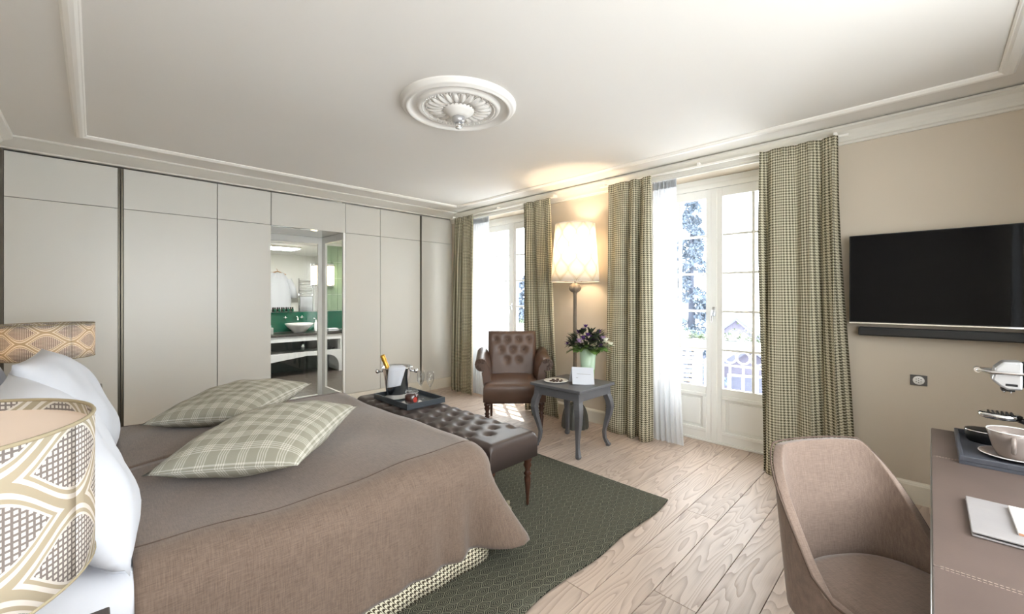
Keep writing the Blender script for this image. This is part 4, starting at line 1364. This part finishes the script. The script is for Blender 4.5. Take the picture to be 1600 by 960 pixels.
tp = n.new('ShaderNodeBsdfTransparent')
m1 = n.new('ShaderNodeMixShader'); m1.inputs[0].default_value = 0.5
m2 = n.new('ShaderNodeMixShader'); m2.inputs[0].default_value = 0.05
n.link(n.bsdf.outputs[0], m1.inputs[1]); n.link(tr.outputs[0], m1.inputs[2])
n.link(m1.outputs[0], m2.inputs[1]); n.link(tp.outputs[0], m2.inputs[2]); n.link(m2.outputs[0], n.out.inputs['Surface'])
M['sheer'] = n.mat
G = 'houndstooth curtains at the french doors'
curtain('curtain', 'houndstooth curtain in the far corner beside the wardrobe wall', 'curtain', M['curtain'], 3.87, (5.09, 4.66), (5.14, 4.68), 2.615, 3, 0.04, 0.52, 31, group=G)
curtain('curtain', 'houndstooth curtain between the brown armchair and the floor lamp', 'curtain', M['curtain'], 3.86, (3.655, 3.215), (3.60, 3.06), 2.615, 3, 0.05, 0.58, 32, group=G)
curtain('curtain', 'houndstooth curtain right of the floor lamp beside the sheer', 'curtain', M['curtain'], 3.86, (2.41, 1.935), (2.46, 1.93), 2.615, 3, 0.055, 0.62, 33, group=G)
curtain('curtain', 'wide houndstooth curtain next to the television', 'curtain', M['curtain'], 3.85, (0.975, 0.475), (0.965, 0.405), 2.615, 3, 0.072, 0.76, 38, group=G)
curtain('sheer_curtain', 'white sheer curtain at the window behind the armchair', 'curtain', M['sheer'], 3.985, (4.80, 4.45), (4.80, 4.47), 2.58, 7, 0.022, 0.8, 41, group='white sheer curtains', solid=0)
curtain('sheer_curtain', 'white sheer curtain left of the balcony door trailing on the floor', 'curtain', M['sheer'], 3.985, (1.98, 1.735), (1.97, 1.66), 2.58, 6, 0.026, 0.8, 42, group='white sheer curtains', solid=0, sweep=2.2)
curtain('sheer_curtain', 'white sheer curtain at the window beside the desk', 'curtain', M['sheer'], YD + 0.07, (-0.42, -0.08), (-0.42, -0.08), 2.55, 6, 0.022, 0.8, 43, group='white sheer curtains', solid=0, axis='x')
o = thing('curtain_rail', 'white curtain track along the cornice above the french doors', 'curtain rail', (3.92, 0, 0))
box('track', M['trim'], o, -0.02, 0.0, 0.42, 2.55, 2.616, 2.632, 0.002)
box('track', M['trim'], o, -0.02, 0.0, 3.15, 5.25, 2.616, 2.632, 0.002)
for y in (0.5, 1.5, 2.5, 3.2, 4.2, 5.2):
    box('bracket', M['trim'], o, -0.012, 0.04, y - 0.01, y + 0.01, 2.632, 2.66)

# ------------------------------------------------------------------ television, sound bar, socket
n = Nodes('screen_gloss'); n.base((0.004, 0.004, 0.005, 1)); n.set(Roughness=0.04); n.bsdf.inputs['Specular IOR Level'].default_value = 0.12
M['screen'] = n.mat
tv = thing('television', 'large black flat screen television on the beige wall', 'television', (XB, -0.145, 1.56))
box('wall_bracket', M['black'], tv, -0.05, -0.001, -0.25, 0.25, -0.2, 0.2)
box('housing', M['black'], tv, -0.10, -0.05, -0.565, 0.565, -0.318, 0.318, 0.004)
box('screen', M['screen'], tv, -0.1015, -0.1002, -0.558, 0.558, -0.305, 0.312)
box('bottom_trim', M['chrome'], tv, -0.1025, -0.099, -0.565, 0.565, -0.3195, -0.311)
sb = thing('sound_bar', 'slim black sound bar mounted below the television', 'speaker', (XB, -0.145, 1.185))
box('body', M['black'], sb, -0.10, -0.03, -0.515, 0.515, -0.03, 0.03, 0.008)
box('bracket', M['black'], sb, -0.03, -0.001, -0.2, 0.2, -0.015, 0.015)
so = thing('wall_socket', 'grey square wall socket with white round insert', 'socket', (XB, 0.055, 0.856))
box('plate', plain('socket_grey', (92, 90, 88), 0.4), so, -0.009, -0.001, -0.043, 0.043, -0.036, 0.036, 0.002)
ins = MB().lathe([(0.0, 0.0), (0.030, 0.0), (0.029, 0.003), (0.0, 0.003)], 24)
ins.xform(Matrix.Translation((-0.0095, 0, 0)) @ Matrix.Rotation(R(-90), 4, 'Y'))
io = ins.build('insert', M['ceramic'], so)
for k, (dy, dz) in enumerate(((-0.012, 0.008), (0, 0.014), (0.012, 0.008), (-0.012, -0.008), (0.012, -0.008), (0.0, -0.014), (0, 0))):
    hl = MB().lathe([(0.0, 0), (0.0028, 0), (0.0028, 0.0008), (0.0, 0.0008)], 8)
    hl.xform(Matrix.Translation((-0.0126, dy, dz)) @ Matrix.Rotation(R(-90), 4, 'Y'))
    hl.build('pin_hole', M['black'], io)

# ------------------------------------------------------------------ desk
dz = 0.75
dk = thing('desk', 'long desk with stitched taupe leather top', 'desk', (2.05, -0.39, 0))
DX0, DX1, DY0, DY1 = -1.2, 1.045, -0.41, 0.385
cuts = [DX0, -0.53, 0.51, DX1]
for a, b in zip(cuts[:-1], cuts[1:]):
    box('leather_panel', M['deskleather'], dk, a + 0.0008, b - 0.0008, DY0, DY1, dz - 0.012, dz, 0.003)
stp = plain('stitch_thread', (176, 160, 148), 0.8)
for c in cuts[1:3]:
    stc = MB()
    y = DY0 + 0.01
    while y < DY1 - 0.012:
        for sx in (-0.006, 0.006):
            stc.box(c + sx - 0.0007, c + sx + 0.0007, y, y + 0.006, dz, dz + 0.0008)
        y += 0.009
    so_ = stc.build('stitching', stp, dk)
    so_['kind'] = 'stuff'
box('edge_band', M['metal'], dk, DX0, DX1, DY1 - 0.002, DY1 + 0.004, dz - 0.045, dz - 0.004, 0.002)
box('carcass', M['nightwood'], dk, DX0 + 0.01, DX1 - 0.004, DY0, DY1 - 0.004, dz - 0.07, dz - 0.0125)
for x in (DX0 + 0.02, DX1 - 0.06):
    box('leg', M['black'], dk, x, x + 0.04, DY1 - 0.045, DY1 - 0.005, 0.0, dz - 0.0705, 0.002)
    box('leg', M['black'], dk, x, x + 0.04, DY0 + 0.005, DY0 + 0.045, 0.0, dz - 0.0705, 0.002)
dr = box('drawer', M['nightwood'], dk, -0.5, 0.48, DY1 - 0.0045, DY1 - 0.0025, dz - 0.066, dz - 0.046)

# tray, coffee machine, cup
DT = dz + 0.001
tr_ = thing('coffee_tray', 'dark grey leather coffee tray on the desk', 'tray', (2.79, -0.36, DT))
M['trayleather'] = mat_leather('tray_leather', (72, 74, 82), 0.45, 300)
box('tray_base', M['trayleather'], tr_, -0.275, 0.235, -0.30, 0.275, 0.0, 0.012)
for a in ((-0.275, -0.262, -0.30, 0.275), (0.222, 0.235, -0.30, 0.275), (-0.262, 0.222, 0.262, 0.275), (-0.262, 0.222, -0.30, -0.287)):
    box('rim_board', M['trayleather'], tr_, a[0], a[1], a[2], a[3], 0.012, 0.034, 0.003)
TR = DT + 0.0125
cm = thing('coffee_machine', 'silver and black capsule coffee machine on the desk tray', 'coffee machine', (2.885, -0.36, TR))
M['silver'] = plain('silver_plastic', (196, 196, 198), 0.3, metal=0.6)
# local: +y is the front (towards the room)
box('base_plate', M['black'], cm, -0.06, 0.06, -0.2, 0.05, 0.0, 0.03, 0.01)
MB().lathe([(0.055, 0.031), (0.055, 0.285), (0.045, 0.305), (0.0, 0.31)], 32, cy=-0.015).build('silver_column', M['silver'], cm)
box('rear_column', M['black'], cm, -0.045, 0.045, 0.034, 0.055, 0.03, 0.28, 0.004)
box('water_tank', M['black'], cm, -0.05, 0.05, -0.2, -0.075, 0.031, 0.31, 0.01)
hd = MB().prism([(0.14, 0.275), (0.165, 0.300), (0.155, 0.355), (0.13, 0.385), (0.075, 0.388), (0.075, 0.265), (0.12, 0.262)], -0.05, 0.05, 'x')
hd.build('silver_head', M['silver'], cm, bevel=0.008)
box('black_head', M['black'], cm, -0.05, 0.05, -0.09, 0.0745, 0.312 - 0.04, 0.383, 0.01)
box('outlet_spout', M['black'], cm, -0.025, 0.025, 0.095, 0.135, 0.252, 0.264, 0.003)
for k in range(2):
    MB().lathe([(0.004, 0), (0.004, 0.008)], 8).build('nozzle', M['chrome'], cm, loc=(0.0, 0.105 + 0.02 * k, 0.244))
box('brew_button', M['black'], cm, -0.0515, -0.0501, 0.09, 0.125, 0.28, 0.29)
lv = MB().tube([(-0.058, -0.08, 0.345), (-0.062, 0.05, 0.338), (-0.06, 0.16, 0.335), (-0.03, 0.205, 0.338), (0.03, 0.205, 0.338), (0.06, 0.16, 0.335), (0.062, 0.05, 0.338), (0.058, -0.08, 0.345)], 0.0075, 10)
lv.tube([(-0.03, 0.205, 0.338), (0.03, 0.205, 0.338)], 0.012, 10)
lv.build('lever', M['chrome'], cm)
arm = MB().tube([(0, 0.05, 0.115), (0, 0.085, 0.13)], 0.012, 8)
arm.build('support_arm', M['black'], cm)
pl = MB().lathe([(0.0, 0.0), (0.05, 0.0), (0.056, 0.006), (0.056, 0.02), (0.05, 0.024), (0.0, 0.02)], 28)
pl.xform(Matrix.Translation((0, 0.138, 0.125)) @ Matrix.Diagonal((1, 1.2, 1, 1)))
po = pl.build('cup_support', M['chrome'], cm)
for k in range(6):
    box('grille_bar', M['black'], po, -0.04, 0.04, 0.098 + 0.014 * k, 0.104 + 0.014 * k, 0.146, 0.151)
drp = MB().lathe([(0.0, 0.0), (0.05, 0.0), (0.058, 0.01), (0.062, 0.05), (0.060, 0.054), (0.0, 0.05)], 28)
drp.xform(Matrix.Translation((0.03, 0.175, 0.0)) @ Matrix.Diagonal((1.0, 1.15, 1, 1)))
drp.build('drip_tray', M['black'], cm)
MB().tube([(0.03 + 0.061 * math.cos(2 * PI * k / 28), 0.175 + 0.07 * math.sin(2 * PI * k / 28), 0.053) for k in range(28)], 0.003, 6, closed=True).build('drip_rim', M['chrome'], cm)

M['stoneware'] = plain('taupe_stoneware', (150, 138, 132), 0.2, var=0.05)
cp_x, cp_y = 2.70, -0.245
o = thing('cup_saucer', 'taupe saucer with pale rim under the coffee cup', 'saucer', (cp_x, cp_y, TR))
MB().lathe([(0.05, 0), (0.06, 0.003), (0.098, 0.014), (0.097, 0.018), (0.06, 0.008), (0.0, 0.006)], 40).build('saucer_body', M['stoneware'], o)
MB().tube([(0.0975 * math.cos(2 * PI * k / 40), 0.0975 * math.sin(2 * PI * k / 40), 0.0165) for k in range(40)], 0.0018, 6, closed=True).build('pale_rim', M['ceramic'], o)
o = thing('coffee_cup', 'large taupe coffee cup with pale lip on the desk tray', 'cup', (cp_x, cp_y, TR + 0.0068))
MB().lathe([(0.0, 0.0), (0.042, 0.0), (0.046, 0.004), (0.058, 0.03), (0.068, 0.07), (0.076, 0.105), (0.0735, 0.107), (0.065, 0.07), (0.05, 0.02), (0.0, 0.01)], 36).build('cup_body', M['stoneware'], o)
MB().tube([(0.075 * math.cos(2 * PI * k / 36), 0.075 * math.sin(2 * PI * k / 36), 0.107) for k in range(36)], 0.0025, 6, closed=True).build('pale_lip', M['ceramic'], o)
ha = R(176)
hp = []
for k in range(11):
    a = R(-80) + R(160) * k / 10
    rr = 0.066 + 0.03 * math.cos(a)
    hp.append((rr * math.cos(ha), rr * math.sin(ha), 0.062 + 0.03 * math.sin(a)))
MB().tube(hp, 0.0075, 8).build('handle', M['stoneware'], o)

# leather folder and card on the desk
M['folder'] = mat_leather('pale_woven_leather', (150, 146, 146), 0.4, 120)
o = thing('desk_folder', 'pale textured leather folder lying on the desk', 'folder', (1.93, -0.25, DT))
box('back_cover', M['folder'], o, -0.15, 0.15, -0.22, 0.165, 0.0, 0.005, 0.002)
box('pages', M['black'], o, -0.142, 0.145, -0.21, 0.155, 0.0052, 0.0095)
box('front_cover', M['folder'], o, -0.15, 0.15, -0.22, 0.165, 0.0097, 0.0147, 0.002)
o = thing('note_card', 'white glossy card lying on the pale folder', 'card', (1.945, -0.30, DT + 0.015))
box('card_body', plain('white_card', (222, 220, 218), 0.3), o, -0.105, 0.105, -0.15, 0.125, 0, 0.010, 0.002)
box('copper_edge', plain('copper_edge', (190, 140, 110), 0.4), o, -0.106, -0.1051, -0.148, 0.123, 0.0, 0.006)
box('window_mark', plain('card_window', (226, 226, 228), 0.3), o, -0.02, 0.03, -0.03, 0.06, 0.0101, 0.0106)

# ------------------------------------------------------------------ desk chair
ch = thing('desk_chair', 'taupe upholstered tub chair pulled up to the desk', 'chair', (1.85, 0.085, 0), R(-36))
def smooth(a, b, x):
    t_ = max(0, min(1, (x - a) / (b - a)))
    return t_ * t_ * (3 - 2 * t_)
def shell(rscale):
    def fn(s, t):
        th = (s - 0.5) * 2 * R(125)            # 0 = back (+y)
        px = math.copysign(abs(math.sin(th)) ** 0.58, math.sin(th)) * 0.25
        py = math.copysign(abs(math.cos(th)) ** 0.55, math.cos(th)) * 0.245
        k = max(0.0, min(1.0, (0.225 - py) / 0.20))
        topz = 0.872 - 0.012 * (px / 0.25) ** 2 - 0.375 * k ** 1.05 - 0.03 * smooth(-0.1, -0.25, py)
        botz = 0.34
        z = botz + (topz - botz) * t
        lean_ = z - 0.34
        back = smooth(-0.1, 0.22, py)
        px *= 1 + 0.06 * lean_ * back
        py += back * 0.13 * lean_ - 0.02
        px *= rscale; py = (py + 0.02) * rscale - 0.02
        return ((px, py, z), (s, t))
    return fn
sh_ = MB().grid(shell(1.0), 64, 18)
sh_o = sh_.build('shell', M['chairlinen'], ch)
md = sh_o.modifiers.new('solid', 'SOLIDIFY'); md.thickness = 0.032; md.offset = 0
md = sh_o.modifiers.new('bev', 'BEVEL'); md.width = 0.012; md.segments = 3; md.limit_method = 'ANGLE'; md.angle_limit = R(50)
pp = [shell(1.066)(k / 80, 1.0)[0] for k in range(81)]
MB().tube(pp, 0.0035, 6).build('piping', M['seam'], sh_o)
stt = MB()
ol = []
for k in range(40):
    a = 2 * PI * k / 40
    ol.append((math.copysign(abs(math.cos(a)) ** 0.75, math.cos(a)) * 0.232, math.copysign(abs(math.sin(a)) ** 0.75, math.sin(a)) * 0.24 - 0.03))
b = len(stt.v)
levels = [(0.97, 0.36), (1.0, 0.375), (1.0, 0.455), (0.97, 0.470), (0.85, 0.478), (0.5, 0.483), (0.0, 0.484)]
for scl, z in levels:
    for x, y in ol: stt.vert((x * scl, (y + 0.03) * scl - 0.03, z))
for q in range(len(levels) - 1):
    for i in range(40):
        j = (i + 1) % 40
        stt.face((b + q * 40 + i, b + q * 40 + j, b + (q + 1) * 40 + j, b + (q + 1) * 40 + i), True)
stt.build('seat', M['chairlinen'], ch)
for sx in (-1, 1):
    for y0, y1 in ((-0.20, -0.22), (0.16, 0.22)):
        MB().tube([(sx * 0.20, y1, 0.0), (sx * 0.17, y0, 0.36)], [0.014, 0.022], 10).build('leg', M['darkwood'], ch)

# ------------------------------------------------------------------ ceiling medallion
md_ = thing('ceiling_medallion', 'round plaster ceiling rose with acanthus leaves and a small spotlight', 'ceiling rose', (1.734, 2.24, ZC))
def ring(prof, name, seg=96, mat='cornice'):
    return MB().lathe(prof, seg, cap=False).build(name, M['ceiling'], md_)
ring([(0.385, 0.0), (0.384, -0.012), (0.374, -0.016), (0.372, -0.026), (0.360, -0.033), (0.350, -0.033), (0.346, -0.04), (0.335, -0.040), (0.325, -0.030), (0.320, -0.014), (0.30, -0.010), (0.275, -0.010)], 'outer_ring')
ring([(0.280, -0.008), (0.276, -0.024), (0.266, -0.034), (0.250, -0.036), (0.244, -0.030), (0.236, -0.030), (0.230, -0.022), (0.226, -0.020), (0.20, -0.020), (0.10, -0.030), (0.06, -0.034)], 'inner_disc')
bd = MB()
for k in range(72):
    a = 2 * PI * k / 72
    bd.sphere((0.240 * math.cos(a), 0.240 * math.sin(a), -0.031), 0.006, 6, 4)
o = bd.build('bead_ring', M['ceiling'], md_); o['kind'] = 'stuff'
def acan(L_, W_, z0):
    mb = MB()
    def fn(s, t):
        w = W_ * (0.35 + 0.65 * math.sin(PI * (0.1 + 0.78 * t))) * (s - 0.5)
        return ((0.10 + L_ * t, w, z0 - 0.016 * math.sin(PI * t) ** 0.7 + 0.010 * abs(s - 0.5) * 2 - 0.004), (s, t))
    return mb.grid(fn, 6, 8)
lf0 = None
for k in range(24):
    if lf0 is None:
        lf0 = acan(0.118, 0.040, -0.022).build('acanthus_leaf', M['ceiling'], md_, solid=0.004)
        c = lf0
    else:
        c = lf0.copy(); COL.objects.link(c)
    c.rotation_euler = (0, 0, 2 * PI * k / 24)
for k in range(24):
    a = 2 * PI * (k + 0.5) / 24
    if k == 0:
        st0 = MB().tube([(0.10, 0, -0.034), (0.16, 0, -0.034), (0.205, 0, -0.024)], [0.004, 0.003, 0.003], 6).sphere((0.212, 0, -0.024), 0.007, 8, 5).build('stamen', M['ceiling'], md_)
        c = st0
    else:
        c = st0.copy(); COL.objects.link(c)
    c.rotation_euler = (0, 0, a)
ring([(0.105, -0.030), (0.100, -0.044), (0.085, -0.052), (0.066, -0.070), (0.050, -0.078), (0.0, -0.080)], 'boss', 48)
sp = MB().lathe([(0.040, -0.079), (0.042, -0.10), (0.034, -0.115), (0.026, -0.118)], 28).build('spot_cup', M['silver'], md_)
MB().lathe([(0.024, -0.116), (0.024, -0.150), (0.022, -0.152)], 28).build('spot_barrel', M['chrome'], md_)
MB().lathe([(0.0215, -0.1525), (0.0, -0.1530)], 24).build('lens', M['ceramic'], md_)

# ------------------------------------------------------------------ outside: balcony, trees, houses
M['snow'] = plain('snow', (205, 210, 218), 0.8, var=0.02)
M['railing'] = plain('railing_white', (236, 238, 240), 0.5)
M['stone'] = plain('balcony_stone', (190, 188, 184), 0.8)
o = box('balcony_slab', M['stone'], None, XB + 0.34, 5.35, 0.1, 5.6, -0.25, -0.02)
tag(o, 'stone balcony outside the french doors', 'balcony')
rl = thing('balcony_railing', 'white metal balcony railing with a row of rings', 'railing', (5.22, 0.3, -0.02))
box('top_rail', M['railing'], rl, -0.02, 0.02, 0, 5.1, 0.84, 0.87)
box('middle_rail', M['railing'], rl, -0.012, 0.012, 0, 5.1, 0.64, 0.66)
box('bottom_rail', M['railing'], rl, -0.012, 0.012, 0, 5.1, 0.06, 0.09)
for yy in (0.0, 1.7, 3.4, 5.06):
    box('post', M['railing'], rl, -0.02, 0.02, yy, yy + 0.04, 0.0, 0.84)
rg0 = bl0 = None
for k in range(36):
    y = 0.08 + 0.14 * k
    if rg0 is None:
        rg0 = MB().tube([(0, 0.068 * math.cos(2 * PI * i / 20), 0.068 * math.sin(2 * PI * i / 20)) for i in range(20)], 0.010, 6, closed=True).build('ring', M['railing'], rl)
        bl0 = MB().box(-0.009, 0.009, -0.009, 0.009, 0.09, 0.64).build('baluster', M['railing'], rl)
        a, b = rg0, bl0
    else:
        a = rg0.copy(); COL.objects.link(a); b = bl0.copy(); COL.objects.link(b)
    a.location = (0, y, 0.75); b.location = (0, y, 0)
M['teak'] = plain('pale_teak', (206, 178, 146), 0.6, var=0.1)
dc = thing('folding_chair', 'wooden slatted folding chair on the balcony', 'chair', (4.74, 2.02, -0.018), R(-70))
for k in range(9):
    z = 0.46 + k * 0.05
    box('back_slat', M['teak'], dc, -0.2, 0.2, 0.14 + k * 0.012, 0.155 + k * 0.012, z, z + 0.032)
for k in range(6):
    box('seat_slat', M['teak'], dc, -0.2, 0.2, -0.2 + k * 0.058, -0.2 + k * 0.058 + 0.04, 0.42, 0.437)
for sx in (-0.215, 0.215):
    MB().tube([(sx, -0.2, 0.0), (sx, 0.27, 0.92)], 0.014, 6).build('leg', M['teak'], dc)
    MB().tube([(sx * 0.92, 0.2, 0.0), (sx * 0.92, -0.2, 0.43)], 0.014, 6).build('leg', M['teak'], dc)
gr = MB().grid(lambda s, t: ((6.5 + s * 400, -150 + t * 400, -6.5 - 5 * min(1, s * 4)), (s, t)), 40, 40)
tag(gr.build('ground', M['snow'], None), 'snow covered ground far below the balcony', 'ground', kind='structure')
ev = thing('sun_block_canopy', 'added unseen canopy keeping sun out of the balcony door', 'canopy', (XB + 0.34, 1.4, 2.75))  # out of view, added to block direct sun through this door
box('sun_block_slab', M['stone'], ev, 0, 0.8, -1.6, 1.95, 0, 0.12)
for yy in (-1.4, 0.0, 1.75):
    MB().prism([(0, 0), (0.6, 0), (0, -0.3)], yy, yy + 0.05, 'y').build('bracket', M['stone'], ev)
# greenery on the railing
M['hedge'] = plain('hedge_green', (88, 106, 78), 0.8, var=0.4, scale=8)
rh = random.Random(9)
hg = MB()
for k in range(5200):
    y = rh.uniform(0.35, 5.35); x = 5.36 + rh.gauss(0, 0.05); z = 0.905 + abs(rh.gauss(0, 0.05)) * (0.8 + 0.5 * math.sin(y * 9))
    sz = rh.uniform(0.02, 0.05); a = rh.uniform(0, 6.28); e = rh.uniform(-0.3, 0.9)
    dx, dy = math.cos(a), math.sin(a)
    b = len(hg.v)
    hg.vert((x - dy * sz * 0.3, y + dx * sz * 0.3, z)); hg.vert((x + dy * sz * 0.3, y - dx * sz * 0.3, z)); hg.vert((x + dx * sz, y + dy * sz, z + e * sz))
    hg.face((b, b + 1, b + 2))
ht = thing('window_box', 'white flower box with snow dusted greenery along the balcony railing', 'planter', (0, 0, 0))
box('trough', M['railing'], ht, 5.26, 5.46, 0.32, 5.38, 0.80, 0.90)
ho = hg.build('leaves', M['hedge'], ht); ho['kind'] = 'stuff'
for k in range(9):
    yy = 0.6 + k * 0.56
    MB().sphere((5.38, yy, 0.93), 0.09, 12, 8, sx=0.9, sy=2.0 + 0.5 * math.sin(k * 2), sz=0.55 + 0.25 * math.sin(k * 3)).build('snow_clump', M['snow'], ht)
# conifers
M['fir'] = plain('fir_needles', (74, 86, 100), 0.8, var=0.3, scale=3)
M['firtrunk'] = plain('fir_trunk', (44, 50, 64), 0.9)
def conifer(x, y, z0, h, rad, label, seed, count=13000):
    rn = random.Random(seed)
    t_ = thing('conifer_tree', label, 'tree', (x, y, z0), 0, 'conifers beyond the balcony')
    MB().tube([(0, 0, 0), (0.05, 0, h * 0.5), (0, 0, h)], [h * 0.022, h * 0.014, 0.02], 10).build('trunk', M['firtrunk'], t_)
    mb = MB()
    nb = 90
    for k in range(nb):
        zf = 0.12 + 0.87 * (k / nb)
        bl = rad * (1 - zf) ** 0.75 * rn.uniform(0.7, 1.1) + 0.15
        a = rn.uniform(0, 6.28)
        zc = zf * h
        for i in range(count // nb):
            q = rn.random() ** 0.6
            r = bl * q
            aa = a + rn.gauss(0, 0.28)
            px, py = r * math.cos(aa), r * math.sin(aa)
            pz = zc - 0.35 * r * r / max(bl, 0.1) + rn.gauss(0, 0.10)
            s_ = rn.uniform(0.10, 0.24)
            b = len(mb.v)
            d = Vector((rn.gauss(0, 1), rn.gauss(0, 1), rn.gauss(-0.4, 0.6))).normalized() * s_
            e = d.cross(Vector((rn.random(), rn.random(), rn.random()))).normalized() * s_ * 0.35
            p = Vector((px, py, pz))
            mb.vert(p - e); mb.vert(p + e); mb.vert(p + d)
            mb.face((b, b + 1, b + 2))
    o_ = mb.build('foliage', M['fir'], t_); o_['kind'] = 'stuff'
def polar(u, D): 
    a = (u - CU) / F_PX
    return D * (1 + a) / math.sqrt(2), D * (1 - a) / math.sqrt(2)
x, y = polar(1080, 24); conifer(x, y, -8, 15.4, 2.5, 'tall frosted conifer seen through the balcony door', 51)
x, y = polar(822, 22); conifer(x, y, -8, 10.5, 2.4, 'frosted conifer seen through the window behind the armchair', 52)
M['chalet'] = plain('chalet_boards', (84, 81, 94), 0.8, var=0.2, scale=2)
M['chaletdark'] = plain('chalet_window', (66, 68, 84), 0.6)
def house(u, D, zg, w, dpt, hwall, hroof, rz, label):
    x, y = polar(u, D)
    t_ = thing('chalet', label, 'house', (x, y, zg), rz, 'chalets beyond the balcony')
    MB().prism([(-w / 2, 0), (w / 2, 0), (w / 2, hwall), (0, hwall + hroof), (-w / 2, hwall)], 0, dpt, 'y').build('walls', M['chalet'], t_)
    for s in (-1, 1):
        rf = MB()
        ol_ = [(0, hwall + hroof + 0.45), (0, hwall + hroof + 0.05), (s * (w / 2 + 0.9), hwall - 0.55), (s * (w / 2 + 0.9), hwall - 0.2)]
        rf.prism(ol_ if s > 0 else ol_[::-1], -0.9, dpt + 0.9, 'y')
        r_ = rf.build('roof_slope', M['chaletdark'], t_)
        ol2 = [(0, hwall + hroof + 0.75), (0, hwall + hroof + 0.46), (s * (w / 2 + 0.8), hwall - 0.16), (s * (w / 2 + 0.8), hwall + 0.12)]
        MB().prism(ol2 if s > 0 else ol2[::-1], 0.2, dpt + 0.8, 'y').build('snow', M['snow'], r_)
    for k in (-0.22, 0.0, 0.22):
        wn = box('window', M['snow'], t_, k * w - 0.45, k * w + 0.45, -0.06, 0.02, hwall - 1.6, hwall - 0.2)
        box('pane', M['chaletdark'], wn, k * w - 0.3, k * w + 0.3, -0.09, -0.061, hwall - 1.45, hwall - 0.35)
    box('balcony', M['chaletdark'], t_, -w / 2, w / 2, -0.8, 0, hwall - 2.6, hwall - 2.0)
house(1150, 62, -9.9, 4.3, 6, 5.7, 2.0, R(-70), 'wooden chalet with a gabled roof seen through the balcony door')
house(1170, 25, -9.2, 3.2, 3.0, 6.1, 1.3, R(-70), 'lower chalet facade seen through the rings of the balcony railing')
house(1078, 36, -10.6, 4.0, 4, 6.2, 1.2, R(-66), 'chalet low behind the conifer and the folding chair')
house(1214, 72, -10.4, 5.5, 6, 4.9, 2.2, R(-60), 'second chalet roof at the right edge of the balcony door glass')
